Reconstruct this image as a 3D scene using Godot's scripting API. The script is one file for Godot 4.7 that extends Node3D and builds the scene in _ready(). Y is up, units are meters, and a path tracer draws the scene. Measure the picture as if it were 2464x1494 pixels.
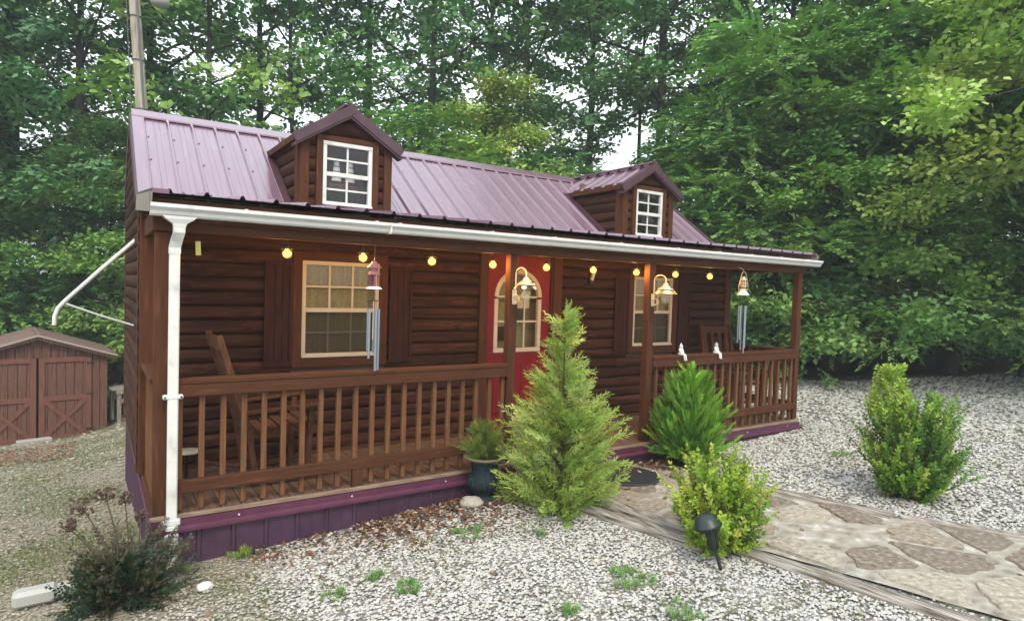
extends Node3D

var rng := RandomNumberGenerator.new()
var M := {}
var cache := {}
var cabin: Node3D

# ---------------------------------------------------------------- helpers
func lin(r: float, g: float, b: float) -> Color:
	return Color(r, g, b).linear_to_srgb()

func mat(n: String, c: Color, rough := 0.8, metal := 0.0, spec := 0.5) -> StandardMaterial3D:
	var m := StandardMaterial3D.new()
	m.resource_name = n
	m.albedo_color = c
	m.roughness = rough
	m.metallic = metal
	m.metallic_specular = spec
	M[n] = m
	return m

func noise_tex(freq: float, cols: Array, sd: int, octaves := 5, size := 512, kind := FastNoiseLite.TYPE_SIMPLEX_SMOOTH) -> NoiseTexture2D:
	var n := FastNoiseLite.new()
	n.noise_type = kind
	n.seed = sd
	n.frequency = freq
	n.fractal_octaves = octaves
	var t := NoiseTexture2D.new()
	t.width = size
	t.height = size
	t.seamless = true
	t.noise = n
	var g := Gradient.new()
	var offs := PackedFloat32Array()
	var cc := PackedColorArray()
	for i in cols.size():
		offs.append(float(i) / (cols.size() - 1))
		cc.append(cols[i])
	g.offsets = offs
	g.colors = cc
	t.color_ramp = g
	return t

func normal_tex(freq: float, sd: int, strength := 4.0, octaves := 4, kind := FastNoiseLite.TYPE_SIMPLEX_SMOOTH) -> NoiseTexture2D:
	var n := FastNoiseLite.new()
	n.noise_type = kind
	n.seed = sd
	n.frequency = freq
	n.fractal_octaves = octaves
	var t := NoiseTexture2D.new()
	t.width = 512
	t.height = 512
	t.seamless = true
	t.as_normal_map = true
	t.bump_strength = strength
	t.noise = n
	return t

func tri(m: StandardMaterial3D, sc: Vector3) -> void:
	m.uv1_triplanar = true
	m.uv1_world_triplanar = true
	m.uv1_triplanar_sharpness = 4.0
	m.uv1_scale = sc

# textured material: colours in linear light
func tmat(n: String, cols: Array, freq: float, sc: Vector3, rough := 0.8, sd := 1, nstr := 0.0, spec := 0.5) -> StandardMaterial3D:
	var m := mat(n, Color.WHITE, rough, 0.0, spec)
	m.albedo_texture = noise_tex(freq, cols, sd)
	if nstr > 0.0:
		m.normal_enabled = true
		m.normal_texture = normal_tex(freq, sd, 6.0)
		m.normal_scale = nstr
	tri(m, sc)
	return m

func ST() -> SurfaceTool:
	var st := SurfaceTool.new()
	st.begin(Mesh.PRIMITIVE_TRIANGLES)
	st.set_smooth_group(-1)
	return st

func done(st: SurfaceTool) -> ArrayMesh:
	st.generate_normals()
	return st.commit()

# a, b, c, d run counter-clockwise as seen from outside
func quad(st: SurfaceTool, a: Vector3, b: Vector3, c: Vector3, d: Vector3) -> void:
	for v in [a, c, b, a, d, c]:
		st.add_vertex(v)

func tria(st: SurfaceTool, a: Vector3, b: Vector3, c: Vector3) -> void:
	for v in [a, c, b]:
		st.add_vertex(v)

func box(st: SurfaceTool, c: Vector3, s: Vector3, bs := Basis.IDENTITY, bev := 0.0) -> void:
	var h := s * 0.5
	if bev <= 0.0:
		var P := []
		for i in 8:
			P.append(c + bs * Vector3(h.x * (1 if i & 1 else -1), h.y * (1 if i & 2 else -1), h.z * (1 if i & 4 else -1)))
		quad(st, P[4], P[5], P[7], P[6])
		quad(st, P[1], P[0], P[2], P[3])
		quad(st, P[5], P[1], P[3], P[7])
		quad(st, P[0], P[4], P[6], P[2])
		quad(st, P[6], P[7], P[3], P[2])
		quad(st, P[0], P[1], P[5], P[4])
		return
	# chamfered: for every corner three points
	var V := {}
	for i in 8:
		var sg := Vector3(1 if i & 1 else -1, 1 if i & 2 else -1, 1 if i & 4 else -1)
		for ax in 3:
			var q := h - Vector3.ONE * bev
			q[ax] = h[ax]
			V[[i, ax]] = c + bs * (q * sg)
	var F := [[0, [1, 3, 7, 5]], [0, [0, 4, 6, 2]], [1, [2, 6, 7, 3]], [1, [0, 1, 5, 4]], [2, [4, 5, 7, 6]], [2, [0, 2, 3, 1]]]
	for f in F:
		oquad(st, c, V[[f[1][0], f[0]]], V[[f[1][1], f[0]]], V[[f[1][2], f[0]]], V[[f[1][3], f[0]]])
	for i in 8:
		for ax in 3:
			var j: int = i ^ (1 << ax)
			if j > i:
				var o1 := (ax + 1) % 3
				var o2 := (ax + 2) % 3
				oquad(st, c, V[[i, o1]], V[[j, o1]], V[[j, o2]], V[[i, o2]])
		otria(st, c, V[[i, 0]], V[[i, 1]], V[[i, 2]])

func oquad(st: SurfaceTool, c: Vector3, a: Vector3, b: Vector3, d: Vector3, e: Vector3) -> void:
	if (b - a).cross(d - a).dot((a + b + d + e) * 0.25 - c) >= 0.0:
		quad(st, a, b, d, e)
	else:
		quad(st, a, e, d, b)

func otria(st: SurfaceTool, c: Vector3, a: Vector3, b: Vector3, d: Vector3) -> void:
	if (b - a).cross(d - a).dot((a + b + d) / 3.0 - c) >= 0.0:
		tria(st, a, b, d)
	else:
		tria(st, a, d, b)

# a bar of rectangular section between two points; up gives the direction of the height
func bar(st: SurfaceTool, a: Vector3, b: Vector3, w: float, h: float, up := Vector3.UP, bev := 0.0) -> void:
	var x := (b - a).normalized()
	var z := x.cross(up).normalized()
	var y := z.cross(x)
	box(st, (a + b) * 0.5, Vector3(a.distance_to(b), h, w), Basis(x, y, z), bev)

func tube(st: SurfaceTool, pts: Array, rad: Array, sides := 8, caps := true) -> void:
	st.set_smooth_group(0)
	var rings := []
	var n := pts.size()
	var ref := Vector3(0.123, 0.3, 0.9).normalized()
	for i in n:
		var t: Vector3 = ((pts[mini(i + 1, n - 1)] as Vector3) - (pts[maxi(i - 1, 0)] as Vector3)).normalized()
		if absf(t.dot(ref)) > 0.98:
			ref = Vector3(0.9, 0.1, 0.2).normalized()
		var u := t.cross(ref).normalized()
		var v := t.cross(u).normalized()
		ref = u.cross(t).normalized() if false else ref
		var ring := []
		for k in sides:
			var an := TAU * k / sides
			ring.append((pts[i] as Vector3) + (u * cos(an) + v * sin(an)) * (rad[i] as float))
		rings.append(ring)
	for i in n - 1:
		for k in sides:
			var k2 := (k + 1) % sides
			quad(st, rings[i][k], rings[i][k2], rings[i + 1][k2], rings[i + 1][k])
	if caps:
		st.set_smooth_group(-1)
		for k in range(1, sides - 1):
			tria(st, rings[0][0], rings[0][k + 1], rings[0][k])
			tria(st, rings[n - 1][0], rings[n - 1][k], rings[n - 1][k + 1])
	st.set_smooth_group(-1)

# profile: array of Vector2(radius, y)
func lathe(st: SurfaceTool, prof: Array, segs := 20, xf := Transform3D.IDENTITY, smooth := true) -> void:
	st.set_smooth_group(0 if smooth else -1)
	for i in prof.size() - 1:
		var p: Vector2 = prof[i]
		var q: Vector2 = prof[i + 1]
		for k in segs:
			var a := TAU * k / segs
			var b := TAU * (k + 1) / segs
			var A := xf * Vector3(p.x * cos(a), p.y, p.x * sin(a))
			var B := xf * Vector3(p.x * cos(b), p.y, p.x * sin(b))
			var Cc := xf * Vector3(q.x * cos(b), q.y, q.x * sin(b))
			var D := xf * Vector3(q.x * cos(a), q.y, q.x * sin(a))
			if p.x < 1e-5:
				tria(st, A, D, Cc)
			elif q.x < 1e-5:
				tria(st, A, D, B)
			else:
				quad(st, A, D, Cc, B)
	st.set_smooth_group(-1)

func obj(called: String, mesh: Mesh, m: Material, parent: Node3D, at := Vector3.ZERO, bs := Basis.IDENTITY) -> MeshInstance3D:
	var o := MeshInstance3D.new()
	o.name = called
	o.mesh = mesh
	o.material_override = m
	o.transform = Transform3D(bs, at)
	parent.add_child(o, true)
	return o

func numbered(called: String) -> String:
	if not has_node(called):
		return called
	var k := 1
	while has_node("%s_%03d" % [called, k]):
		k += 1
	return "%s_%03d" % [called, k]

func tag(o: Node3D, label: String, category: String, group := "", kind := "") -> void:
	if label:
		o.set_meta("label", label)
	if category:
		o.set_meta("category", category)
	if group:
		o.set_meta("group", group)
	if kind:
		o.set_meta("kind", kind)

func thing(called: String, label: String, category: String, at := Vector3.ZERO, turn := 0.0, group := "") -> Node3D:
	var o := Node3D.new()
	o.name = numbered(called)
	add_child(o)
	o.position = at
	o.rotation.y = turn
	tag(o, label, category, group)
	return o

func sub(called: String, parent: Node3D, at := Vector3.ZERO) -> Node3D:
	var o := Node3D.new()
	o.name = called
	o.position = at
	parent.add_child(o, true)
	return o

func box_part(called: String, parent: Node3D, c: Vector3, s: Vector3, m: Material, bev := 0.0) -> MeshInstance3D:
	var key := "box%.4f,%.4f,%.4f,%.4f" % [s.x, s.y, s.z, bev]
	if not cache.has(key):
		var st := ST()
		box(st, Vector3.ZERO, s, Basis.IDENTITY, bev)
		cache[key] = done(st)
	return obj(called, cache[key], m, parent, c)

func bar_part(called: String, parent: Node3D, a: Vector3, b: Vector3, w: float, h: float, m: Material, up := Vector3.UP, bev := 0.0) -> MeshInstance3D:
	var st := ST()
	bar(st, a, b, w, h, up, bev)
	return obj(called, done(st), m, parent)

func tube_part(called: String, parent: Node3D, pts: Array, rad: Array, m: Material, sides := 8) -> MeshInstance3D:
	var st := ST()
	tube(st, pts, rad, sides)
	return obj(called, done(st), m, parent)

func lathe_part(called: String, parent: Node3D, prof: Array, m: Material, at := Vector3.ZERO, segs := 20, bs := Basis.IDENTITY) -> MeshInstance3D:
	var st := ST()
	lathe(st, prof, segs)
	return obj(called, done(st), m, parent, at, bs)

func rr(a: float, b: float) -> float:
	return rng.randf_range(a, b)

func sstep(a: float, b: float, x: float) -> float:
	var t := clampf((x - a) / (b - a), 0.0, 1.0)
	return t * t * (3.0 - 2.0 * t)

func multi(mesh: Mesh, xfs: Array, cols: Array) -> MultiMesh:
	var mm := MultiMesh.new()
	mm.transform_format = MultiMesh.TRANSFORM_3D
	mm.use_colors = cols.size() > 0
	mm.mesh = mesh
	mm.instance_count = xfs.size()
	for i in xfs.size():
		mm.set_instance_transform(i, xfs[i])
		if cols.size():
			mm.set_instance_color(i, cols[i])
	return mm

func multi_obj(called: String, mesh: Mesh, xfs: Array, cols: Array, m: Material, parent: Node3D) -> MultiMeshInstance3D:
	var o := MultiMeshInstance3D.new()
	o.name = called
	o.multimesh = multi(mesh, xfs, cols)
	o.material_override = m
	parent.add_child(o, true)
	return o

# ---------------------------------------------------------------- the lie of the land
func ground(x: float, z: float) -> float:
	var y := -0.37 + 0.032 * clampf(x, -3.0, 9.0) + 0.05 * clampf(z, 0.0, 8.0)
	y -= 0.123 * clampf(-z, 0.0, 13.0) * (1.0 - sstep(-1.0, 4.0, x))
	y += 0.07 * exp(-((x - 2.6) * (x - 2.6) / 0.8 + (z - 0.35) * (z - 0.35) / 0.12))
	y += 0.07 * clampf(sqrt(pow(x + 0.35, 2.0) + pow(z - 4.94, 2.0)) - 24.0, 0.0, 50.0) * sstep(4.0, -6.0, z)
	return y

func on_ground(x: float, z: float, dy := 0.0) -> Vector3:
	return Vector3(x, ground(x, z) + dy, z)

func path_left(z: float) -> float:
	var zs := [0.0, 0.8, 1.7, 2.45, 3.5, 5.0, 8.0]
	var xs := [3.28, 3.36, 3.46, 3.62, 3.78, 4.05, 4.6]
	return interp(zs, xs, z)

func path_right(z: float) -> float:
	var zs := [0.0, 0.8, 1.47, 2.4, 3.25, 5.0, 8.0]
	var xs := [4.62, 4.68, 4.76, 4.93, 5.28, 6.0, 7.2]
	return interp(zs, xs, z)

func interp(a: Array, b: Array, v: float) -> float:
	if v <= a[0]:
		return b[0]
	for i in a.size() - 1:
		if v <= a[i + 1]:
			return lerpf(b[i], b[i + 1], (v - a[i]) / (a[i + 1] - a[i]))
	return b[b.size() - 1]

var zone_noise := FastNoiseLite.new()

# how far the forest floor reaches, 0 in the yard, 1 in the wood
func wood_floor(x: float, z: float) -> float:
	var n := zone_noise.get_noise_2d(x * 3.0, z * 3.0) * 1.2
	var right := sstep(-0.8, 0.8, (-2.4 - z) + (x - 12.0) * 0.17 + n * 0.5) * sstep(8.0, 11.0, x)
	var back := sstep(-1.0, 1.0, -6.8 - z + n) * sstep(1.0, 4.0, x)
	var left := sstep(-1.0, 1.0, -12.2 - z + n)
	var far := sstep(19.0, 22.0, x + n)
	return clampf(maxf(maxf(right, back), maxf(left, far)), 0.0, 1.0)

# share of pale gravel, against dirt and thin grass
func gravel_share(x: float, z: float) -> float:
	var n := zone_noise.get_noise_2d(x * 6.0, z * 6.0)
	var g := sstep(-0.35, 0.55, x - 0.5 + z * 0.35 + n * 0.9)
	if x < 0.0 and z < 0.3:
		g = minf(g, 0.35)
	return clampf(g * (1.0 - wood_floor(x, z)), 0.0, 1.0)

# ---------------------------------------------------------------- camera, sky, sun
func make_camera_and_light() -> void:
	var yaw := 0.58714
	var pit := -0.03632
	var rol := 0.03128
	var fw := Vector3(sin(yaw) * cos(pit), sin(pit), -cos(yaw) * cos(pit))
	var r := fw.cross(Vector3.UP).normalized()
	var u := r.cross(fw)
	var r2 := r * cos(rol) + u * sin(rol)
	var u2 := u * cos(rol) - r * sin(rol)
	var cam := Camera3D.new()
	cam.name = "camera"
	cam.transform = Transform3D(Basis(r2, u2, -fw), Vector3(-0.351, 1.661, 4.938))
	cam.fov = rad_to_deg(2.0 * atan(747.0 / 1519.6))
	cam.near = 0.05
	cam.far = 600.0
	add_child(cam)
	cam.current = true

	var sky_mat := ProceduralSkyMaterial.new()
	sky_mat.sky_top_color = lin(0.82, 0.90, 1.0)
	sky_mat.sky_horizon_color = lin(0.95, 0.97, 1.0)
	sky_mat.sky_curve = 0.2
	sky_mat.ground_bottom_color = lin(0.25, 0.25, 0.22)
	sky_mat.ground_horizon_color = lin(0.5, 0.52, 0.5)
	sky_mat.sky_energy_multiplier = 1.0
	sky_mat.sun_angle_max = 5.0
	var sky := Sky.new()
	sky.sky_material = sky_mat
	var env := Environment.new()
	env.background_mode = Environment.BG_SKY
	env.sky = sky
	env.background_energy_multiplier = 1.1
	env.tonemap_mode = Environment.TONE_MAPPER_LINEAR
	env.tonemap_exposure = 1.9
	env.sdfgi_enabled = true
	env.ssao_enabled = true
	env.ssil_enabled = true
	env.fog_enabled = true
	env.fog_density = 0.0024
	env.fog_light_color = lin(0.8, 0.9, 0.94)
	var we := WorldEnvironment.new()
	we.name = "world_environment"
	we.environment = env
	add_child(we)

	var sun := DirectionalLight3D.new()
	sun.name = "sun"
	sun.light_color = Color(1.0, 0.96, 0.88)
	sun.light_energy = 0.5
	sun.light_angular_distance = 20.0
	sun.shadow_enabled = true
	sun.look_at_from_position(Vector3.ZERO, Vector3(0.35, -1.0, -0.75), Vector3.UP)
	add_child(sun)

# ---------------------------------------------------------------- materials (linear base colours)
func make_materials() -> void:
	var b1 := lin(0.036, 0.0135, 0.0063)
	var b2 := lin(0.078, 0.0295, 0.0135)
	var b3 := lin(0.145, 0.062, 0.03)
	var grain := 0.012
	tmat("wood_x", [b1, b2, b2, b3], grain, Vector3(0.35, 5.0, 5.0), 0.72, 3, 0.25, 0.28)
	tmat("wood_y", [b1, b2, b2, b3], grain, Vector3(5.0, 0.35, 5.0), 0.72, 4, 0.25, 0.28)
	tmat("wood_z", [b1, b2, b2, b3], grain, Vector3(5.0, 5.0, 0.35), 0.72, 5, 0.25, 0.28)
	tmat("baluster", [lin(0.09, 0.04, 0.018), lin(0.15, 0.068, 0.03), lin(0.21, 0.1, 0.048)], grain, Vector3(5.0, 0.35, 5.0), 0.75, 6, 0.2, 0.28)
	var l1 := lin(0.018, 0.0062, 0.0032)
	var l2 := lin(0.05, 0.0185, 0.009)
	var l3 := lin(0.115, 0.045, 0.022)
	for i in 3:
		var k := 0.88 + 0.12 * i
		tmat("log_x%d" % i, [l1 * k, l2 * k, l2 * k, l3 * k], grain, Vector3(0.3, 4.0, 4.0), 0.72, 11 + i, 0.3, 0.28)
		tmat("log_z%d" % i, [l1 * k, l2 * k, l2 * k, l3 * k], grain, Vector3(4.0, 4.0, 0.3), 0.72, 21 + i, 0.3, 0.28)
	var knotty := ImageTexture.create_from_image(knot_image())
	for i in 3:
		for ax in ["x", "z"]:
			var lm: StandardMaterial3D = M["log_%s%d" % [ax, i]]
			lm.albedo_texture = knotty
			var kk := [1.0, 0.86, 0.93][i] as float
			lm.albedo_color = Color(kk, kk, kk)
			lm.uv1_scale = Vector3(0.4, 1.3, 1.3) if ax == "x" else Vector3(1.3, 1.3, 0.4)
			lm.uv1_offset = Vector3(0.37 * i, 0.21 * i, 0.13 * i)
	tmat("deck", [lin(0.06, 0.034, 0.02), lin(0.11, 0.062, 0.038), lin(0.17, 0.1, 0.066)], 0.012, Vector3(4.0, 4.0, 0.4), 0.8, 31, 0.3)
	tmat("rim_wood", [lin(0.14, 0.09, 0.06), lin(0.25, 0.17, 0.12), lin(0.36, 0.27, 0.2)], 0.012, Vector3(0.5, 5.0, 5.0), 0.85, 32, 0.3)
	tmat("rocker_wood", [lin(0.055, 0.023, 0.011), lin(0.095, 0.042, 0.021), lin(0.14, 0.066, 0.035)], 0.012, Vector3(4.0, 1.0, 4.0), 0.75, 33, 0.2, 0.28)
	tmat("shutter", [lin(0.026, 0.009, 0.0068), lin(0.042, 0.015, 0.011), lin(0.06, 0.023, 0.017)], 0.012, Vector3(4.0, 0.5, 4.0), 0.75, 34, 0.2, 0.25)
	tmat("grey_weathered", [lin(0.12, 0.1, 0.085), lin(0.25, 0.22, 0.185), lin(0.42, 0.38, 0.33)], 0.012, Vector3(4.0, 0.5, 4.0), 0.9, 35, 0.5)
	# burgundy roofing metal
	var rf := tmat("roof_metal", [lin(0.13, 0.06, 0.095), lin(0.165, 0.082, 0.125), lin(0.18, 0.092, 0.138), lin(0.22, 0.125, 0.175)], 0.012, Vector3(1.6, 0.22, 0.22), 0.27, 41, 0.06, 0.68)
	rf.clearcoat_enabled = true
	rf.clearcoat = 1.0
	rf.clearcoat_roughness = 0.2
	tmat("skirt_metal", [lin(0.05, 0.023, 0.046), lin(0.066, 0.03, 0.06), lin(0.085, 0.04, 0.076)], 0.01, Vector3(0.8, 0.8, 0.8), 0.45, 42)
	tmat("trim_metal", [lin(0.075, 0.02, 0.045), lin(0.092, 0.025, 0.055), lin(0.11, 0.032, 0.066)], 0.01, Vector3(0.8, 0.8, 0.8), 0.4, 43)
	tmat("rake_metal", [lin(0.055, 0.024, 0.034), lin(0.07, 0.03, 0.042), lin(0.09, 0.04, 0.055)], 0.01, Vector3(0.8, 0.8, 0.8), 0.45, 44)
	tmat("white_paint", [lin(0.5, 0.5, 0.46), lin(0.66, 0.66, 0.63), lin(0.7, 0.7, 0.68), lin(0.74, 0.74, 0.72)], 0.012, Vector3(0.7, 0.7, 0.7), 0.35, 45)
	tmat("cream_vinyl", [lin(0.5, 0.45, 0.33), lin(0.56, 0.5, 0.38), lin(0.6, 0.55, 0.43)], 0.008, Vector3(1, 1, 1), 0.45, 46)
	mat("screw", lin(0.6, 0.55, 0.55), 0.4)
	mat("dark_screw", lin(0.12, 0.06, 0.08), 0.5)
	tmat("door_red", [lin(0.15, 0.008, 0.011), lin(0.19, 0.01, 0.013), lin(0.22, 0.014, 0.017)], 0.01, Vector3(1.0, 0.6, 1.0), 0.5, 47, 0.0, 0.3)
	tmat("curtain", [lin(0.2, 0.19, 0.075), lin(0.27, 0.25, 0.11), lin(0.34, 0.32, 0.15)], 0.03, Vector3(1.5, 1.5, 1.5), 0.95, 48)
	tmat("liner", [lin(0.1, 0.075, 0.05), lin(0.14, 0.1, 0.07)], 0.02, Vector3(1, 1, 1), 0.9, 49)
	var gl := mat("glass", Color(0.25, 0.28, 0.27, 0.03), 0.03, 0.0, 0.38)
	gl.transparency = BaseMaterial3D.TRANSPARENCY_ALPHA
	var sc := mat("insect_screen", Color(0.2, 0.2, 0.17, 0.34), 0.9)
	sc.transparency = BaseMaterial3D.TRANSPARENCY_ALPHA
	mat("black_metal", lin(0.02, 0.02, 0.022), 0.45)
	mat("brass", lin(0.62, 0.47, 0.24), 0.35, 0.75)
	mat("pale_brass", lin(0.66, 0.58, 0.4), 0.4, 0.4)
	mat("copper_pink", lin(0.3, 0.12, 0.13), 0.5, 0.2)
	mat("chime_tube", lin(0.3, 0.36, 0.42), 0.4, 0.6)
	mat("lamp_glass", Color(0.85, 0.85, 0.75, 0.25), 0.1).transparency = BaseMaterial3D.TRANSPARENCY_ALPHA
	var bulb := mat("bulb_glow", lin(0.7, 0.4, 0.12), 0.4)
	bulb.emission_enabled = true
	bulb.emission = lin(1.0, 0.43, 0.075)
	bulb.emission_energy_multiplier = 2.2
	tmat("ceramic", [lin(0.7, 0.7, 0.7), lin(0.82, 0.82, 0.82)], 0.02, Vector3(4, 4, 4), 0.3, 50)
	mat("yellow_plastic", lin(0.62, 0.55, 0.13), 0.5)
	tmat("urn", [lin(0.012, 0.02, 0.026), lin(0.02, 0.032, 0.04), lin(0.035, 0.05, 0.055)], 0.02, Vector3(2, 2, 2), 0.8, 51, 0.3, 0.25)
	tmat("urn_rim", [lin(0.1, 0.09, 0.05), lin(0.16, 0.145, 0.085)], 0.02, Vector3(3, 3, 3), 0.85, 52)
	tmat("soil", [lin(0.02, 0.013, 0.008), lin(0.05, 0.034, 0.022), lin(0.09, 0.06, 0.04)], 0.03, Vector3(4, 4, 4), 0.95, 53, 0.6)
	tmat("rubber", [lin(0.008, 0.011, 0.015), lin(0.018, 0.023, 0.03)], 0.03, Vector3(3, 3, 3), 0.7, 54, 0.4)
	mat("green_black", lin(0.012, 0.026, 0.026), 0.42)
	tmat("pole_wood", [lin(0.16, 0.135, 0.105), lin(0.36, 0.32, 0.26), lin(0.5, 0.46, 0.39)], 0.012, Vector3(3.0, 0.2, 3.0), 0.9, 55, 0.5)
	mat("pale_trim", lin(0.34, 0.28, 0.25), 0.6)
	mat("frosted", lin(0.4, 0.4, 0.38), 0.5)
	mat("dry_leaf", lin(0.4, 0.28, 0.17), 0.9)
	tmat("dry_stem", [lin(0.05, 0.03, 0.022), lin(0.12, 0.075, 0.05)], 0.03, Vector3(8, 8, 8), 0.9, 67)
	tmat("shrub_stem", [lin(0.06, 0.045, 0.022), lin(0.12, 0.1, 0.05)], 0.03, Vector3(6, 6, 6), 0.9, 69)
	mat("conduit", lin(0.12, 0.12, 0.13), 0.5)
	tmat("shed_wood", [lin(0.055, 0.023, 0.015), lin(0.125, 0.054, 0.037), lin(0.19, 0.092, 0.063)], 0.012, Vector3(5.0, 0.3, 5.0), 0.8, 56, 0.3)
	tmat("shed_trim", [lin(0.105, 0.038, 0.026), lin(0.15, 0.056, 0.039), lin(0.2, 0.08, 0.057)], 0.012, Vector3(4.0, 0.4, 4.0), 0.75, 57, 0.2)
	tmat("shingle", [lin(0.1, 0.06, 0.055), lin(0.18, 0.115, 0.1), lin(0.26, 0.18, 0.16)], 0.05, Vector3(2, 2, 2), 0.95, 58, 0.4)
	tmat("bark", [lin(0.014, 0.012, 0.01), lin(0.034, 0.029, 0.024), lin(0.065, 0.057, 0.047)], 0.012, Vector3(2.0, 0.35, 2.0), 0.95, 59, 0.8)
	tmat("timber", [lin(0.02, 0.017, 0.014), lin(0.19, 0.165, 0.14), lin(0.36, 0.325, 0.285), lin(0.48, 0.45, 0.41)], 0.012, Vector3(6.0, 6.0, 0.4), 0.95, 60, 0.9)
	tmat("mortar", [lin(0.15, 0.132, 0.105), lin(0.28, 0.258, 0.215), lin(0.36, 0.342, 0.3), lin(0.62, 0.615, 0.59)], 0.014, Vector3(0.8, 0.8, 0.8), 0.95, 61, 0.6)
	tmat("stone_a", [lin(0.1, 0.08, 0.056), lin(0.22, 0.185, 0.14), lin(0.28, 0.24, 0.185), lin(0.44, 0.395, 0.325)], 0.02, Vector3(1.7, 1.7, 1.7), 0.9, 62, 0.5)
	tmat("stone_b", [lin(0.06, 0.05, 0.04), lin(0.15, 0.125, 0.1), lin(0.21, 0.175, 0.14), lin(0.38, 0.34, 0.28)], 0.02, Vector3(1.7, 1.7, 1.7), 0.9, 63, 0.5)
	tmat("stone_c", [lin(0.15, 0.128, 0.095), lin(0.3, 0.268, 0.215), lin(0.36, 0.33, 0.275), lin(0.54, 0.515, 0.46)], 0.02, Vector3(1.7, 1.7, 1.7), 0.9, 64, 0.5)
	tmat("rock", [lin(0.2, 0.18, 0.15), lin(0.36, 0.33, 0.28), lin(0.5, 0.47, 0.42)], 0.03, Vector3(3, 3, 3), 0.9, 65, 0.5)
	tmat("concrete", [lin(0.3, 0.29, 0.27), lin(0.42, 0.41, 0.38)], 0.03, Vector3(2, 2, 2), 0.9, 66, 0.3)
	# leaves and stones take their colours from the vertices
	var lf := mat("leaf", Color.WHITE, 0.5, 0.0, 0.4)
	lf.vertex_color_use_as_albedo = true
	lf.backlight_enabled = true
	lf.backlight = lin(0.28, 0.45, 0.13)
	lf.cull_mode = BaseMaterial3D.CULL_DISABLED
	var nd := mat("needle", Color.WHITE, 0.65, 0.0, 0.3)
	nd.vertex_color_use_as_albedo = true
	nd.backlight_enabled = true
	nd.backlight = lin(0.08, 0.12, 0.02)
	nd.cull_mode = BaseMaterial3D.CULL_DISABLED
	var pb := mat("pebble", Color.WHITE, 0.9, 0.0, 0.3)
	pb.vertex_color_use_as_albedo = true
	var chip := mat("chips", Color.WHITE, 0.95, 0.0, 0.2)
	chip.vertex_color_use_as_albedo = true
	chip.cull_mode = BaseMaterial3D.CULL_DISABLED
	var gm := mat("ground_mat", Color.WHITE, 0.97, 0.0, 0.2)
	gm.vertex_color_use_as_albedo = true
	gm.albedo_texture = noise_tex(0.04, [Color(0.42, 0.42, 0.42), Color(0.8, 0.8, 0.8), Color(1, 1, 1)], 70, 6, 1024)
	gm.normal_enabled = true
	gm.normal_texture = normal_tex(0.06, 71, 8.0)
	gm.normal_scale = 0.8
	tri(gm, Vector3(0.7, 0.7, 0.7))

# stained pine: long grain and a scatter of dark knots with rings
func knot_image() -> Image:
	var w := 1024
	var h := 512
	var im := Image.create(w, h, false, Image.FORMAT_RGB8)
	var a := FastNoiseLite.new()
	a.seed = 8
	a.frequency = 0.01
	a.fractal_octaves = 4
	rng.seed = 4242
	var knots := []
	for k in 26:
		knots.append(Vector4(rr(30, w - 30), rr(20, h - 20), rr(7, 15), rr(0.5, 1.0)))
	var dark := Color(0.02, 0.0068, 0.0034)
	var mid := Color(0.054, 0.0198, 0.0096)
	var pale := Color(0.112, 0.0435, 0.021)
	for y in h:
		for x in w:
			# wraps round both ways
			var u := TAU * x / w
			var v := TAU * y / h
			var bend := 0.0
			var hit := 0.0
			for k in knots:
				var dx: float = (x - k.x) / 1.15
				var dy: float = (y - k.y) / 1.3
				if absf(dx) > 70.0 or absf(dy) > 50.0:
					continue
				var d: float = sqrt(dx * dx + dy * dy) / k.z
				bend += exp(-d * d * 0.12) * 26.0 * signf(dy)
				hit = maxf(hit, k.w * clampf(1.35 - d, 0.0, 1.0) * (0.8 + 0.2 * sin(d * 14.0)))
			var g := a.get_noise_3d(cos(u) * 46.0 + sin(v) * 260.0, sin(u) * 46.0 + bend * 3.0, cos(v) * 260.0)
			g += 0.5 * a.get_noise_3d(cos(u) * 20.0, sin(u) * 20.0 + sin(v) * 700.0 + bend * 6.0, cos(v) * 700.0)
			var t := clampf(0.5 + g * 0.62, 0.0, 1.0)
			var c := dark.lerp(mid, t * 2.0) if t < 0.5 else mid.lerp(pale, t * 2.0 - 1.0)
			c = c.lerp(Color(0.012, 0.004, 0.002), hit * 0.85)
			im.set_pixel(x, y, c.linear_to_srgb())
	return im

# ---------------------------------------------------------------- ground, gravel, path
func axis_lines(lo: float, hi: float, flo: float, fhi: float, fine: float) -> Array:
	var a := []
	var v := flo
	while v <= fhi:
		a.append(v)
		v += fine
	var st := fine
	v = a[a.size() - 1]
	while v < hi:
		st *= 1.25
		v += st
		a.append(v)
	st = fine
	v = flo
	while v > lo:
		st *= 1.25
		v -= st
		a.push_front(v)
	return a

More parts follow.
